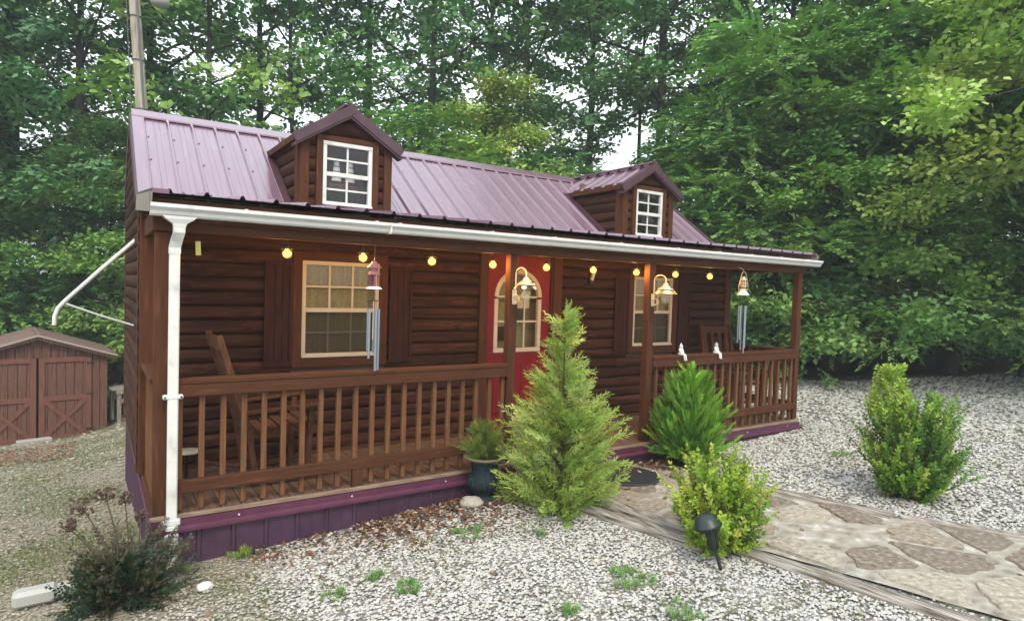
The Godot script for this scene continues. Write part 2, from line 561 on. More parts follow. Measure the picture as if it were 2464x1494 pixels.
func make_ground() -> void:
	var xs := axis_lines(-180.0, 220.0, -6.0, 15.0, 0.2)
	var zs := axis_lines(-220.0, 160.0, -13.0, 6.0, 0.2)
	var st := ST()
	st.set_smooth_group(0)
	var nx := xs.size()
	var nz := zs.size()
	for j in nz:
		for i in nx:
			var x: float = xs[i]
			var z: float = zs[j]
			var w := wood_floor(x, z)
			var g := gravel_share(x, z)
			var n := 0.5 + 0.5 * zone_noise.get_noise_2d(x * 9.0 + 50.0, z * 9.0)
			var dirt := Color(0.44, 0.4, 0.31).lerp(Color(0.2, 0.24, 0.09), clampf(n * 1.7 - 0.7, 0.0, 1.0))
			var c := dirt.lerp(Color(0.38, 0.37, 0.34), g)
			c = c.lerp(Color(0.06, 0.045, 0.03), w)
			st.set_color(c)
			st.set_uv(Vector2(x, z))
			var bump := zone_noise.get_noise_2d(x * 25.0, z * 25.0) * 0.012
			st.add_vertex(Vector3(x, ground(x, z) + bump - 0.008, z))
	for j in nz - 1:
		for i in nx - 1:
			var a := j * nx + i
			for k in [a, a + 1, a + nx, a + 1, a + nx + 1, a + nx]:
				st.add_index(k)
	st.generate_normals()
	var o := obj("ground", st.commit(), M.ground_mat, self)
	tag(o, "gravelled yard running into thin grass and the forest floor", "ground", "", "structure")

func pebble_mesh(sd: int) -> ArrayMesh:
	rng.seed = sd
	var st := ST()
	st.set_smooth_group(-1)
	# a dented octahedron, 8 long faces split once: 32 triangles
	var base := [Vector3(1, 0, 0), Vector3(0, 0, 1), Vector3(-1, 0, 0), Vector3(0, 0, -1), Vector3(0, 1, 0), Vector3(0, -1, 0)]
	var moved := {}
	var faces := []
	for k in 4:
		faces.append([base[k], base[(k + 1) % 4], base[4]])
		faces.append([base[(k + 1) % 4], base[k], base[5]])
	for f in faces:
		var m := [((f[0] + f[1]) as Vector3).normalized(), ((f[1] + f[2]) as Vector3).normalized(), ((f[2] + f[0]) as Vector3).normalized()]
		for t in [[f[0], m[0], m[2]], [m[0], f[1], m[1]], [m[2], m[1], f[2]], [m[0], m[1], m[2]]]:
			var q := []
			for v in t:
				var key := (v as Vector3).snapped(Vector3.ONE * 0.01)
				if not moved.has(key):
					moved[key] = (v as Vector3) * rr(0.72, 1.12)
				q.append(moved[key])
			otria(st, Vector3.ZERO, q[0], q[1], q[2])
	return done(st)

func inside_cabin(x: float, z: float) -> bool:
	return x > -0.04 and x < 7.72 and z > -3.9 and z < 0.07

func make_gravel() -> void:
	var mesh := pebble_mesh(77)
	rng.seed = 101
	var cx := -0.35
	var cz := 4.94
	var xfs := []
	var cols := []
	# rings round the place where one stands: near stones packed, far ones sparser and larger
	for ring in [[2.6, 6.2, 2900.0, 0.0104], [6.2, 10.0, 1150.0, 0.0155], [10.0, 15.0, 300.0, 0.028], [15.0, 22.0, 90.0, 0.045]]:
		var a0 := deg_to_rad(-18.0)
		var a1 := deg_to_rad(88.0)
		var area: float = (a1 - a0) * 0.5 * (ring[1] * ring[1] - ring[0] * ring[0])
		for i in int(area * ring[2]):
			var d := sqrt(rr(ring[0] * ring[0], ring[1] * ring[1]))
			var an := rr(a0, a1)
			var x := cx + sin(an) * d
			var z := cz - cos(an) * d
			if inside_cabin(x, z):
				continue
			if z > 0.05 and x > path_left(z) - 0.04 and x < path_right(z) + 0.1 and rng.randf() > 0.03:
				continue
			var g := gravel_share(x, z)
			if rng.randf() > 0.3 + g * 0.75 or wood_floor(x, z) > 0.5:
				continue
			# leaf litter by the skirting hides the stones
			if z < 0.75 and z > 0.0 and x > 1.2 and x < 3.3 and rng.randf() < 0.75 * (1.0 - z / 0.75):
				continue
			var r: float = ring[3] * rr(0.6, 1.3) * lerpf(0.7, 0.92, g)
			var bs := Basis.from_euler(Vector3(rr(-0.5, 0.5), rr(0, TAU), rr(-0.5, 0.5))).scaled(Vector3(r * rr(0.9, 1.5), r * rr(0.45, 0.75), r))
			xfs.append(Transform3D(bs, on_ground(x, z, r * 0.12)))
			var v := rr(0.36, 0.58)
			if rng.randf() < 0.1:
				v = rr(0.18, 0.3)
			var c := Color(v * 0.98, v * 0.97, v * 0.93)
			if rng.randf() < 0.12:
				c = Color(v * 0.9, v * 0.82, v * 0.66)
			c = Color(v * 0.7, v * 0.64, v * 0.51).lerp(c, g)
			cols.append(c)
	var o := multi_obj("gravel", mesh, xfs, cols, M.pebble, self)
	tag(o, "pale crushed limestone gravel covering the yard around the cabin", "gravel", "", "stuff")

func make_litter() -> void:
	# brown leaf and bark chips along the skirting, and under the potted plants
	var st := ST()
	for k in 3:
		quad(st, Vector3(-0.5, 0.05 * k, -0.3), Vector3(-0.3, 0.1, 0.3), Vector3(0.5, 0.0, 0.25), Vector3(0.4, 0.08, -0.3))
	var st2 := ST()
	quad(st2, Vector3(-0.6, 0.0, -0.22), Vector3(-0.35, 0.12, 0.3), Vector3(0.6, 0.02, 0.22), Vector3(0.35, 0.14, -0.3))
	var mesh := done(st2)
	rng.seed = 202
	var xfs := []
	var cols := []
	for i in 5200:
		var x := rr(0.6, 5.6)
		var z := 0.06 + absf(rng.randfn(0.0, 0.3))
		if z > 0.95:
			continue
		if x < 1.4 and rng.randf() < 0.8:
			continue
		if x > 3.35 and x < 4.6 and rng.randf() < 0.55:
			continue
		var s := rr(0.018, 0.05)
		var bs := Basis.from_euler(Vector3(rr(-0.6, 0.6), rr(0, TAU), rr(-0.6, 0.6))).scaled(Vector3(s, s, s))
		xfs.append(Transform3D(bs, on_ground(x, z, rr(0.004, 0.022))))
		var v := rr(0.5, 1.3)
		var c := Color(0.13 * v, 0.072 * v, 0.045 * v)
		if rng.randf() < 0.3:
			c = Color(0.36 * v, 0.27 * v, 0.19 * v)
		cols.append(c)
	# stray leaves in the yard and along the edge of the wood
	for i in 900:
		var x := rr(-4.0, 16.0)
		var z := rr(-9.0, 4.2)
		if inside_cabin(x, z):
			continue
		var s := rr(0.02, 0.05)
		xfs.append(Transform3D(Basis.from_euler(Vector3(rr(-0.5, 0.5), rr(0, TAU), rr(-0.5, 0.5))).scaled(Vector3(s, s, s)), on_ground(x, z, 0.015)))
		var v := rr(0.5, 1.2)
		cols.append(Color(0.2 * v, 0.11 * v, 0.06 * v))
	for i in 1500:
		var x := rr(-3.4, -0.6)
		var z := rr(-9.6, -7.2)
		var s := rr(0.03, 0.06)
		xfs.append(Transform3D(Basis.from_euler(Vector3(rr(-0.5, 0.5), rr(0, TAU), rr(-0.5, 0.5))).scaled(Vector3(s, s, s)), on_ground(x, z, 0.015)))
		var v := rr(0.5, 1.2)
		cols.append(Color(0.24 * v, 0.14 * v, 0.09 * v))
	var o := multi_obj("leaf_litter", mesh, xfs, cols, M.chips, self)
	tag(o, "brown leaf and bark litter scattered along the porch skirting", "leaf litter", "", "stuff")

func make_grass() -> void:
	# a tuft of five bent blades
	var st := ST()
	rng.seed = 5
	for k in 6:
		var a := TAU * k / 6.0 + rr(-0.4, 0.4)
		var d := Vector3(cos(a), 0, sin(a))
		var s := Vector3(-sin(a), 0, cos(a)) * 0.05
		var l := rr(0.7, 1.1)
		var p1 := d * 0.18 + Vector3(0, 0.55 * l, 0)
		var p2 := d * rr(0.4, 0.75) + Vector3(0, 0.9 * l, 0)
		quad(st, -s, s, p1 + s * 0.8, p1 - s * 0.8)
		tria(st, p1 - s * 0.8, p1 + s * 0.8, p2)
	var mesh := done(st)
	rng.seed = 303
	var xfs := []
	var cols := []
	for i in 90000:
		var x := rr(-6.0, 1.0)
		var z := rr(-12.5, 2.2)
		if i % 2 == 0:
			x = rr(-1.0, 15.0)
			z = rr(-2.5, 4.5)
		if inside_cabin(x, z) or (z > 0.0 and x > path_left(z) and x < path_right(z)):
			continue
		var n := zone_noise.get_noise_2d(x * 9.0 + 50.0, z * 9.0)
		var keep := n * 1.6 + 0.38
		if gravel_share(x, z) > 0.6:
			keep = (zone_noise.get_noise_2d(x * 14.0 + 90.0, z * 14.0) - 0.05) * 1.8 + 0.14 * sstep(7.0, 10.0, x)
		if rng.randf() > keep:
			continue
		var s := rr(0.015, 0.045)
		xfs.append(Transform3D(Basis(Vector3.UP, rr(0, TAU)).scaled(Vector3(s, s, s)), on_ground(x, z, -0.004)))
		var c := Color(0.09, 0.17, 0.035).lerp(Color(0.2, 0.22, 0.08), rng.randf())
		if rng.randf() < 0.45:
			c = Color(0.3, 0.26, 0.16)
		cols.append(c)
	var o := multi_obj("grass", mesh, xfs, cols, M.leaf, self)
	tag(o, "short thin grass growing in patches through dirt and gravel", "grass", "", "stuff")

func flat_stone(poly: Array, h: float) -> ArrayMesh:
	var st := ST()
	var n := poly.size()
	var c := Vector3.ZERO
	for p in poly:
		c += p
	c /= n
	for i in n:
		var a: Vector3 = poly[i]
		var b: Vector3 = poly[(i + 1) % n]
		var ai := a.lerp(c, 0.07) + Vector3(0, h, 0)
		var bi := b.lerp(c, 0.07) + Vector3(0, h, 0)
		oquad(st, c - Vector3(0, 1, 0), a - Vector3(0, 0.02, 0), b - Vector3(0, 0.02, 0), bi, ai)
		otria(st, c - Vector3(0, 1, 0), ai, bi, c + Vector3(0, h * 1.25, 0))
	return done(st)

func make_path() -> void:
	var path := Node3D.new()
	path.name = "path"
	add_child(path)
	tag(path, "flagstone path set in pale mortar leading to the porch door", "path", "", "structure")
	var st := ST()
	st.set_smooth_group(0)
	var steps := 60
	for i in steps + 1:
		var z := 0.3 + 7.2 * i / steps
		for k in 9:
			var x := lerpf(path_left(z), path_right(z), k / 8.0)
			st.set_uv(Vector2(x, z))
			st.add_vertex(on_ground(x, z, 0.008 + 0.007 * zone_noise.get_noise_2d(x * 40.0, z * 40.0)))
	for i in steps:
		for k in 8:
			var a := i * 9 + k
			for q in [a, a + 1, a + 9, a + 1, a + 10, a + 9]:
				st.add_index(q)
	st.generate_normals()
	obj("mortar_bed", st.commit(), M.mortar, path)
	# irregular flags: every stone keeps the ground nearer to it than to its neighbours, less a joint
	rng.seed = 404
	var seeds := []
	var z := 0.3
	var row := 0
	while z < 7.0:
		var step := rr(0.34, 0.46)
		var xl := path_left(z)
		var xr := path_right(z)
		var n := 2 + row % 2
		for k in n:
			seeds.append(Vector2(lerpf(xl, xr, (k + 0.5 + rr(-0.33, 0.33)) / n), z + rr(-0.12, 0.12)))
		z += step
		row += 1
	for i in seeds.size():
		var c: Vector2 = seeds[i]
		if rng.randf() < 0.1:
			continue
		var poly := PackedVector2Array([c + Vector2(-0.6, -0.6), c + Vector2(0.6, -0.6), c + Vector2(0.6, 0.6), c + Vector2(-0.6, 0.6)])
		for j in seeds.size():
			if j == i or c.distance_to(seeds[j]) > 1.2:
				continue
			poly = clip_half(poly, (c + seeds[j]) * 0.5, ((seeds[j] as Vector2) - c).normalized())
		poly = clip_half(poly, Vector2(path_left(c.y) + 0.03, c.y), Vector2(-1, 0))
		poly = clip_half(poly, Vector2(path_right(c.y) - 0.03, c.y), Vector2(1, 0))
		if poly.size() < 3:
			continue
		# round the corners and roughen the edge
		var fine := PackedVector2Array()
		for k in poly.size():
			var p := poly[k]
			var q := poly[(k + 1) % poly.size()]
			for u in [0.14, 0.32, 0.5, 0.68, 0.86]:
				fine.append(p.lerp(q, u))
		var sh := rr(0.84, 0.95)
		var pts := []
		for p in fine:
			var v := c + (p - c) * sh * rr(0.88, 1.06)
			pts.append(on_ground(v.x, v.y, 0.008))
		var pick := rng.randf()
		obj("flagstone", flat_stone(pts, rr(0.008, 0.02)), M.stone_c if pick < 0.3 else (M.stone_a if pick < 0.6 else M.stone_b), path)

func clip_half(poly: PackedVector2Array, p: Vector2, n: Vector2) -> PackedVector2Array:
	var out := PackedVector2Array()
	for k in poly.size():
		var a := poly[k]
		var b := poly[(k + 1) % poly.size()]
		var da := (a - p).dot(n)
		var db := (b - p).dot(n)
		if da <= 0.0:
			out.append(a)
		if (da < 0.0) != (db < 0.0) and absf(da - db) > 1e-6:
			out.append(a.lerp(b, da / (da - db)))
	return out

func timber_mesh(len: float, w: float, h: float, sd: int) -> ArrayMesh:
	# a weathered beam along z with rounded edges, uneven and split by long cracks
	rng.seed = sd
	var st := ST()
	st.set_smooth_group(0)
	var prof := []
	for k in 14:
		var a := TAU * k / 14.0
		var e := pow(absf(cos(a)), 0.55) * signf(cos(a))
		var f := pow(absf(sin(a)), 0.55) * signf(sin(a))
		prof.append(Vector2(e * w * 0.5, f * h * 0.5))
	var crack := rng.randi_range(2, 4)
	var n := int(len / 0.12) + 2
	var rings := []
	for i in n:
		var t := float(i) / (n - 1)
		var r := []
		for k in 14:
			var p: Vector2 = prof[k]
			var s := 1.0 + rr(-0.035, 0.035)
			if (k == crack or k == crack + 2) and i > 1 and i < n - 2:
				s *= (0.55 if k == crack else 0.75) + rr(-0.1, 0.12)
			r.append(Vector3(p.x * s, p.y * s, (t - 0.5) * len))
		rings.append(r)
	for i in n - 1:
		for k in 14:
			var k2 := (k + 1) % 14
			quad(st, rings[i][k], rings[i][k2], rings[i + 1][k2], rings[i + 1][k])
	st.set_smooth_group(-1)
	for e in [0, n - 1]:
		var c := Vector3(0, 0, (-0.5 if e == 0 else 0.5) * len)
		for k in 14:
			otria(st, Vector3.ZERO, c, rings[e][k], rings[e][(k + 1) % 14])
	return done(st)

func timber(a: Vector2, b: Vector2, w: float, h: float, label: String, sd: int, lift := 0.0) -> void:
	var pa := on_ground(a.x, a.y, h * 0.02 + lift)
	var pb := on_ground(b.x, b.y, h * 0.02 + lift)
	var t := thing("landscape_timber", label, "timber", (pa + pb) * 0.5, 0.0, "weathered timbers edging the path")
	var z := (pb - pa).normalized()
	var x := Vector3.UP.cross(z).normalized()
	obj("beam", timber_mesh(pa.distance_to(pb), w, h, sd), M.timber, t, Vector3.ZERO, Basis(x, z.cross(x), z))

func make_timbers() -> void:
	timber(Vector2(3.12, 0.84), Vector2(3.3, 2.05), 0.11, 0.13, "grey split timber on the gravel side, starting beside the big juniper", 1)
	timber(Vector2(3.31, 0.76), Vector2(3.49, 2.0), 0.11, 0.15, "grey split timber on the stone side, paired beside the big juniper", 2)
	timber(Vector2(3.45, 2.2), Vector2(3.75, 4.9), 0.12, 0.09, "long cracked timber along the near edge of the path, past the path light", 3)
	timber(Vector2(4.74, 0.92), Vector2(4.99, 2.5), 0.12, 0.09, "brown weathered timber on the far edge of the path beside the potted arborvitae", 4)
	timber(Vector2(5.02, 2.56), Vector2(5.72, 4.5), 0.09, 0.07, "thin pale timber on the far edge of the path near the tall boxwood", 5)

# ---------------------------------------------------------------- the cabin
const WZ := -1.156      # face of the front wall
const WB := -3.75       # back wall
const WX := 7.54        # right end of the walls
const RIB := 0.2286
const RIDGE := Vector2(-2.86, 3.375)    # z, y
const BREAK := Vector2(-1.47, 2.367)
const EAVE := Vector2(0.14, 2.222)
const DORMERS := [[1.758, 0.465], [5.97, 0.476]]
const DZ := -1.3

# half-round log along x, back face on z = 0, bulging to +z
func log_mesh(len: float, h: float, d: float) -> ArrayMesh:
	var key := "log%.3f,%.3f,%.3f" % [len, h, d]
	if cache.has(key):
		return cache[key]
	var st := ST()
	var pr := []
	for k in 9:
		var a := PI * (k / 8.0) - PI * 0.5
		pr.append(Vector2(sin(a) * h * 0.5, pow(cos(a), 0.75) * d if k > 0 and k < 8 else 0.0))
	st.set_smooth_group(0)
	for k in 8:
		var p: Vector2 = pr[k]
		var q: Vector2 = pr[k + 1]
		quad(st, Vector3(-len / 2, p.x, p.y), Vector3(len / 2, p.x, p.y), Vector3(len / 2, q.x, q.y), Vector3(-len / 2, q.x, q.y))
	st.set_smooth_group(-1)
	for s in [-1.0, 1.0]:
		for k in range(1, 7):
			otria(st, Vector3.ZERO, Vector3(s * len / 2, pr[0].x, pr[0].y), Vector3(s * len / 2, pr[k].x, pr[k].y), Vector3(s * len / 2, pr[k + 1].x, pr[k + 1].y))
	cache[key] = done(st)
	return cache[key]

func wall_log(parent: Node3D, a: float, b: float, y: float, at: float, axis: String, side: float, h: float, d := 0.042) -> void:
	if b - a < 0.02:
		return
	if b - a > 2.6:
		var j := lerpf(a, b, rr(0.25, 0.75))
		wall_log(parent, a, j - 0.002, y, at, axis, side, h, d)
		wall_log(parent, j + 0.002, b, y, at, axis, side, h, d * rr(0.9, 1.06))
		return
	var len := snappedf(b - a, 0.001)
	var i := rng.randi_range(0, 2)
	if axis == "x":
		obj("log", log_mesh(len, h, d), M["log_x%d" % i], parent, Vector3((a + b) / 2, y, at), Basis.IDENTITY if side > 0 else Basis(Vector3.UP, PI))
	else:
		obj("log", log_mesh(len, h, d), M["log_z%d" % i], parent, Vector3(at, y, (a + b) / 2), Basis(Vector3.UP, PI / 2 if side > 0 else -PI / 2))

# a ribbed metal sheet between two ribs; low and high are (z, y)
func sheet(called: String, parent: Node3D, x0: float, x1: float, low: Vector2, high: Vector2, m: Material) -> void:
	var dir := (high - low).normalized()
	var nrm := Vector2(dir.y, -dir.x)
	if nrm.y < 0:
		nrm = -nrm
	var w := x1 - x0
	var pr := []
	for q in [[0.0, 0.026], [0.008, 0.026], [0.022, 0.0], [0.082, 0.0], [0.086, 0.003], [0.094, 0.003], [0.098, 0.0], [0.1306, 0.0], [0.1346, 0.003], [0.1426, 0.003], [0.1466, 0.0], [0.2066, 0.0], [0.2206, 0.026], [0.2286, 0.026]]:
		if q[0] <= w + 0.0001:
			pr.append(Vector2(q[0], q[1]))
	var st := ST()
	for k in pr.size() - 1:
		var a: Vector2 = pr[k]
		var b: Vector2 = pr[k + 1]
		var la := low + nrm * a.y
		var lb := low + nrm * b.y
		var ha := high + nrm * a.y
		var hb := high + nrm * b.y
		quad(st, Vector3(x0 + a.x, la.y, la.x), Vector3(x0 + b.x, lb.y, lb.x), Vector3(x0 + b.x, hb.y, hb.x), Vector3(x0 + a.x, ha.y, ha.x))
		# the sheet has a little thickness
		var t := nrm * 0.0035
		quad(st, Vector3(x0 + a.x, ha.y - t.y, ha.x - t.x), Vector3(x0 + b.x, hb.y - t.y, hb.x - t.x), Vector3(x0 + b.x, lb.y - t.y, lb.x - t.x), Vector3(x0 + a.x, la.y - t.y, la.x - t.x))
		quad(st, Vector3(x0 + a.x, la.y - t.y, la.x - t.x), Vector3(x0 + b.x, lb.y - t.y, lb.x - t.x), Vector3(x0 + b.x, lb.y, lb.x), Vector3(x0 + a.x, la.y, la.x))
	obj(called, done(st), m, parent)

func make_roof() -> void:
	var main := sub("main_roof", cabin)
	var porch := sub("porch_roof", cabin)
	var back := sub("back_roof", cabin)
	var screws := ST()
	var n := 33
	var x0 := 0.07
	var dir := (RIDGE - BREAK).normalized()
	var nrm := Vector2(-dir.y, dir.x)
	if nrm.y < 0:
		nrm = -nrm
	for i in n:
		var a := x0 + i * RIB
		var b := minf(a + RIB, 7.69)
		var low := BREAK + Vector2(0.03, -0.022)
		for d in DORMERS:
			if (a + b) / 2 > d[0] - d[1] + 0.02 and (a + b) / 2 < d[0] + d[1] - 0.02:
				low = Vector2(-2.30, BREAK.y + 0.725 * (2.30 - 1.47))
		sheet("roof_panel", main, a, b, low, RIDGE, M.roof_metal)
		sheet("roof_panel", porch, a, b, EAVE, BREAK + Vector2(-0.05, 0.004), M.roof_metal)
		sheet("roof_panel", back, a, b, Vector2(WB - 0.2, RIDGE.y - 0.725 * (RIDGE.x - WB + 0.2)), RIDGE, M.roof_metal)
		for t in [0.06, 0.4, 0.68, 0.93]:
			var p := BREAK.lerp(RIDGE, t)
			if p.x > low.x:
				continue
			box(screws, Vector3(a + 0.034, p.y + 0.003, p.x), Vector3(0.013, 0.007, 0.013), Basis(Vector3.RIGHT, -0.627))
	# gable-end trim: flat strip with folded edge
	for e in [[-0.03, 0.07], [7.69, 7.72]]:
		for s in [[BREAK + Vector2(0.03, -0.022), RIDGE, main], [EAVE, BREAK + Vector2(-0.05, 0.004), porch], [Vector2(WB - 0.2, RIDGE.y - 0.725 * (RIDGE.x - WB + 0.2)), RIDGE, back]]:
			var lo: Vector2 = s[0]
			var hi: Vector2 = s[1]
			var up := Vector3(0, absf(hi.x - lo.x), hi.y - lo.y) if hi.x < lo.x else Vector3(0, absf(hi.x - lo.x), -(hi.y - lo.y))
			var mid: float = (e[0] + e[1]) / 2
			bar_part("rake_trim", s[2], Vector3(mid, lo.y + 0.006, lo.x), Vector3(mid, hi.y + 0.006, hi.x), e[1] - e[0], 0.03, M.roof_metal, up)
			var ox: float = e[0] - 0.008 if e[0] < 1.0 else e[1] + 0.008
			bar_part("rake_board", s[2], Vector3(ox, lo.y - 0.07, lo.x), Vector3(ox, hi.y - 0.07, hi.x), 0.018, 0.13, M.rake_metal if s[2] != porch else M.grey_weathered, up)
	var so := obj("roof_screws", done(screws), M.dark_screw, main)
	so.set_meta("kind", "stuff")
	# ridge cap, folded over both slopes
	var st := ST()
	var yv := RIDGE.y
	for s in [[0.0, 0.1, 1.0], [0.0, 0.1, -1.0]]:
		var t := Vector3(0, yv + 0.034, RIDGE.x)
		var lo := Vector3(0, yv + 0.034 - 0.085, RIDGE.x + s[2] * 0.117)
		var lip := lo + Vector3(0, -0.018, 0.004 * s[2])
		for q in [[t, lo], [lo, lip]]:
			var a: Vector3 = q[0] + Vector3(-0.03, 0, 0)
			var b: Vector3 = q[0] + Vector3(7.72, 0, 0)
			var c: Vector3 = q[1] + Vector3(7.72, 0, 0)
			var d: Vector3 = q[1] + Vector3(-0.03, 0, 0)
			if s[2] > 0:
				quad(st, d, c, b, a)
			else:
				quad(st, a, b, c, d)
	obj("ridge_cap", done(st), M.roof_metal, cabin)
	# fascia, rafter tails hidden behind it, porch ceiling
	box_part("fascia_board", cabin, Vector3(3.83, 2.115, 0.045), Vector3(7.7, 0.15, 0.03), M.wood_x, 0.004)
	for k in 8:
		box_part("ceiling_board", cabin, Vector3(3.82, 2.075 + 0.011 * k, -0.05 - 0.138 * (k + 0.5)), Vector3(7.62, 0.018, 0.132), M.wood_x)

func make_gutter() -> void:
	var g := sub("gutter", cabin)
	# K-style trough: outline in (z, y), swept along x, open on top
	var out := [Vector2(0.062, 2.148), Vector2(0.062, 2.066), Vector2(0.128, 2.066), Vector2(0.14, 2.078), Vector2(0.148, 2.1), Vector2(0.168, 2.118), Vector2(0.172, 2.123), Vector2(0.172, 2.146), Vector2(0.16, 2.148), Vector2(0.16, 2.140)]
	var st := ST()
	var xa := -0.04
	var xb := 7.82
	for k in out.size() - 1:
		var p: Vector2 = out[k]
		var q: Vector2 = out[k + 1]
		quad(st, Vector3(xa, p.y, p.x), Vector3(xb, p.y, p.x), Vector3(xb, q.y, q.x), Vector3(xa, q.y, q.x))
		if k < 8:
			var s := Vector2(0.114, 2.11)
			var pi := p.lerp(s, 0.03)
			var qi := q.lerp(s, 0.03)
			quad(st, Vector3(xa, qi.y, qi.x), Vector3(xb, qi.y, qi.x), Vector3(xb, pi.y, pi.x), Vector3(xa, pi.y, pi.x))
	for x in [xa, xb]:
		for k in range(1, 7):
			otria(st, Vector3(3.8, 2.1, 0.1), Vector3(x, out[0].y, out[0].x), Vector3(x, out[k].y, out[k].x), Vector3(x, out[k + 1].y, out[k + 1].x))
	obj("trough", done(st), M.white_paint, g)
	for x in [0.55, 1.52, 1.72, 2.6, 3.3, 4.15, 5.0, 5.7, 6.3, 6.9, 7.5]:
		box_part("hanger", g, Vector3(x, 2.151, 0.112), Vector3(0.02, 0.006, 0.115), M.white_paint)
	box_part("seam_joint", g, Vector3(1.64, 2.104, 0.1185), Vector3(0.012, 0.09, 0.112), M.white_paint, 0.01)
	# outlet funnel, elbow and downspout
	var d := sub("downspout", cabin)
	st = ST()
	var ring := func(y: float, x0: float, x1: float, z0: float, z1: float) -> Array:
		return [Vector3(x0, y, z0), Vector3(x1, y, z0), Vector3(x1, y, z1), Vector3(x0, y, z1)]
	var rs := [ring.call(2.07, 0.03, 0.24, 0.065, 0.15), ring.call(2.05, 0.05, 0.22, 0.068, 0.148), ring.call(2.02, 0.093, 0.177, 0.075, 0.136), ring.call(2.0, 0.097, 0.173, 0.078, 0.134)]
	for i in 3:
		for k in 4:
			oquad(st, Vector3(0.137, 2.0, 0.1), rs[i][k], rs[i][(k + 1) % 4], rs[i + 1][(k + 1) % 4], rs[i + 1][k])
	obj("outlet", done(st), M.white_paint, d)
	st = ST()
	rs = [ring.call(2.01, 0.098, 0.17, 0.079, 0.133), ring.call(1.96, 0.097, 0.169, 0.078, 0.132), ring.call(1.9, 0.084, 0.156, 0.04, 0.094), ring.call(1.86, 0.077, 0.149, 0.024, 0.078), ring.call(1.82, 0.077, 0.149, 0.024, 0.078)]
	for i in 4:
		for k in 4:
			oquad(st, (rs[i][0] + rs[i][2] + rs[i + 1][0] + rs[i + 1][2]) * 0.25, rs[i][k], rs[i][(k + 1) % 4], rs[i + 1][(k + 1) % 4], rs[i + 1][k])
	obj("elbow", done(st), M.white_paint, d)
	box_part("pipe", d, Vector3(0.113, 0.9, 0.051), Vector3(0.066, 1.9, 0.05), M.white_paint, 0.008)
	box_part("strap", d, Vector3(0.113, 0.835, 0.05), Vector3(0.125, 0.028, 0.058), M.white_paint, 0.006)
	for s in [-1, 1]:
		box_part("strap_screw", d, Vector3(0.113 + s * 0.05, 0.835, 0.08), Vector3(0.012, 0.012, 0.008), M.black_metal)
	box_part("strap", d, Vector3(0.113, -0.04, 0.05), Vector3(0.105, 0.045, 0.062), M.white_paint, 0.006)
	box_part("shoe", d, Vector3(0.112, -0.095, 0.052), Vector3(0.08, 0.075, 0.062), M.white_paint, 0.01)

func make_walls() -> void:
	rng.seed = 31
	var h := 0.1265
	var fw := sub("front_wall", cabin)
	# openings in the front wall: x0, x1, y0, y1
	var op := [[1.2, 2.145, 0.84, 1.945], [3.225, 4.388, -0.1, 2.1], [5.5, 6.42, 0.84, 1.945]]
	for i in 18:
		var y := 0.03 + h * (i + 0.5)
		var a := 0.09
		for o in op:
			if y > o[2] and y < o[3]:
				wall_log(fw, a, o[0], y, WZ, "x", 1, h)
				a = o[1]
		wall_log(fw, a, WX - 0.08, y, WZ, "x", 1, h)
	# flat inner walls that close the room
	for r in [[0.0, 1.29, 0.0, 2.32], [1.29, 2.055, 0.0, 0.93], [1.29, 2.055, 1.86, 2.32], [2.055, 3.34, 0.0, 2.32], [3.34, 4.225, 2.04, 2.32], [4.225, 5.59, 0.0, 2.32], [5.59, 6.335, 0.0, 0.93], [5.59, 6.335, 1.86, 2.32], [6.335, WX, 0.0, 2.32]]:
		box_part("inner_wall", fw, Vector3((r[0] + r[1]) / 2, (r[2] + r[3]) / 2, WZ - 0.032), Vector3(r[1] - r[0], r[3] - r[2], 0.06), M.liner)
	box_part("sill_board", fw, Vector3(WX / 2, 0.018, WZ + 0.02), Vector3(WX, 0.036, 0.05), M.wood_x)
	for x in [0.03, WX - 0.03]:
		box_part("corner_board", fw, Vector3(x, 1.17, WZ + 0.03), Vector3(0.12, 2.34, 0.075), M.wood_y, 0.005)
	for s in [[0.0, -1, "left_wall"], [WX, 1, "right_wall"]]:
		var w := sub(s[2], cabin)
		for i in 18:
			wall_log(w, WB, WZ - 0.005, 0.03 + h * (i + 0.5), s[0], "z", s[1], h)
		# gable logs shorten towards the ridge
		for i in 8:
			var y := 0.03 + h * (i + 18.5)
			var zf := minf(RIDGE.x + (RIDGE.y - y - 0.1) / 0.725, -1.2)
			var zb := maxf(RIDGE.x - (RIDGE.y - y - 0.1) / 0.725, WB)
			wall_log(w, zb, zf, y, s[0], "z", s[1], h)
		box_part("inner_wall", w, Vector3(s[0] - s[1] * 0.032, 1.16, (WB + WZ) / 2), Vector3(0.06, 2.32, WZ - WB), M.liner)
		for z in [WZ - 0.055, WB + 0.05]:
			box_part("corner_board", w, Vector3(s[0] + s[1] * 0.022, 1.17, z), Vector3(0.04, 2.34, 0.1), M.wood_y, 0.004)
	var bw := sub("back_wall", cabin)
	for i in 18:
		wall_log(bw, 0.0, WX, 0.03 + h * (i + 0.5), WB, "x", -1, h)
	box_part("inner_wall", bw, Vector3(WX / 2, 1.16, WB + 0.032), Vector3(WX - 0.14, 2.32, 0.06), M.liner)
	box_part("room_floor", cabin, Vector3(WX / 2, -0.02, (WB + WZ) / 2), Vector3(WX, 0.04, WZ - WB - 0.01), M.liner)

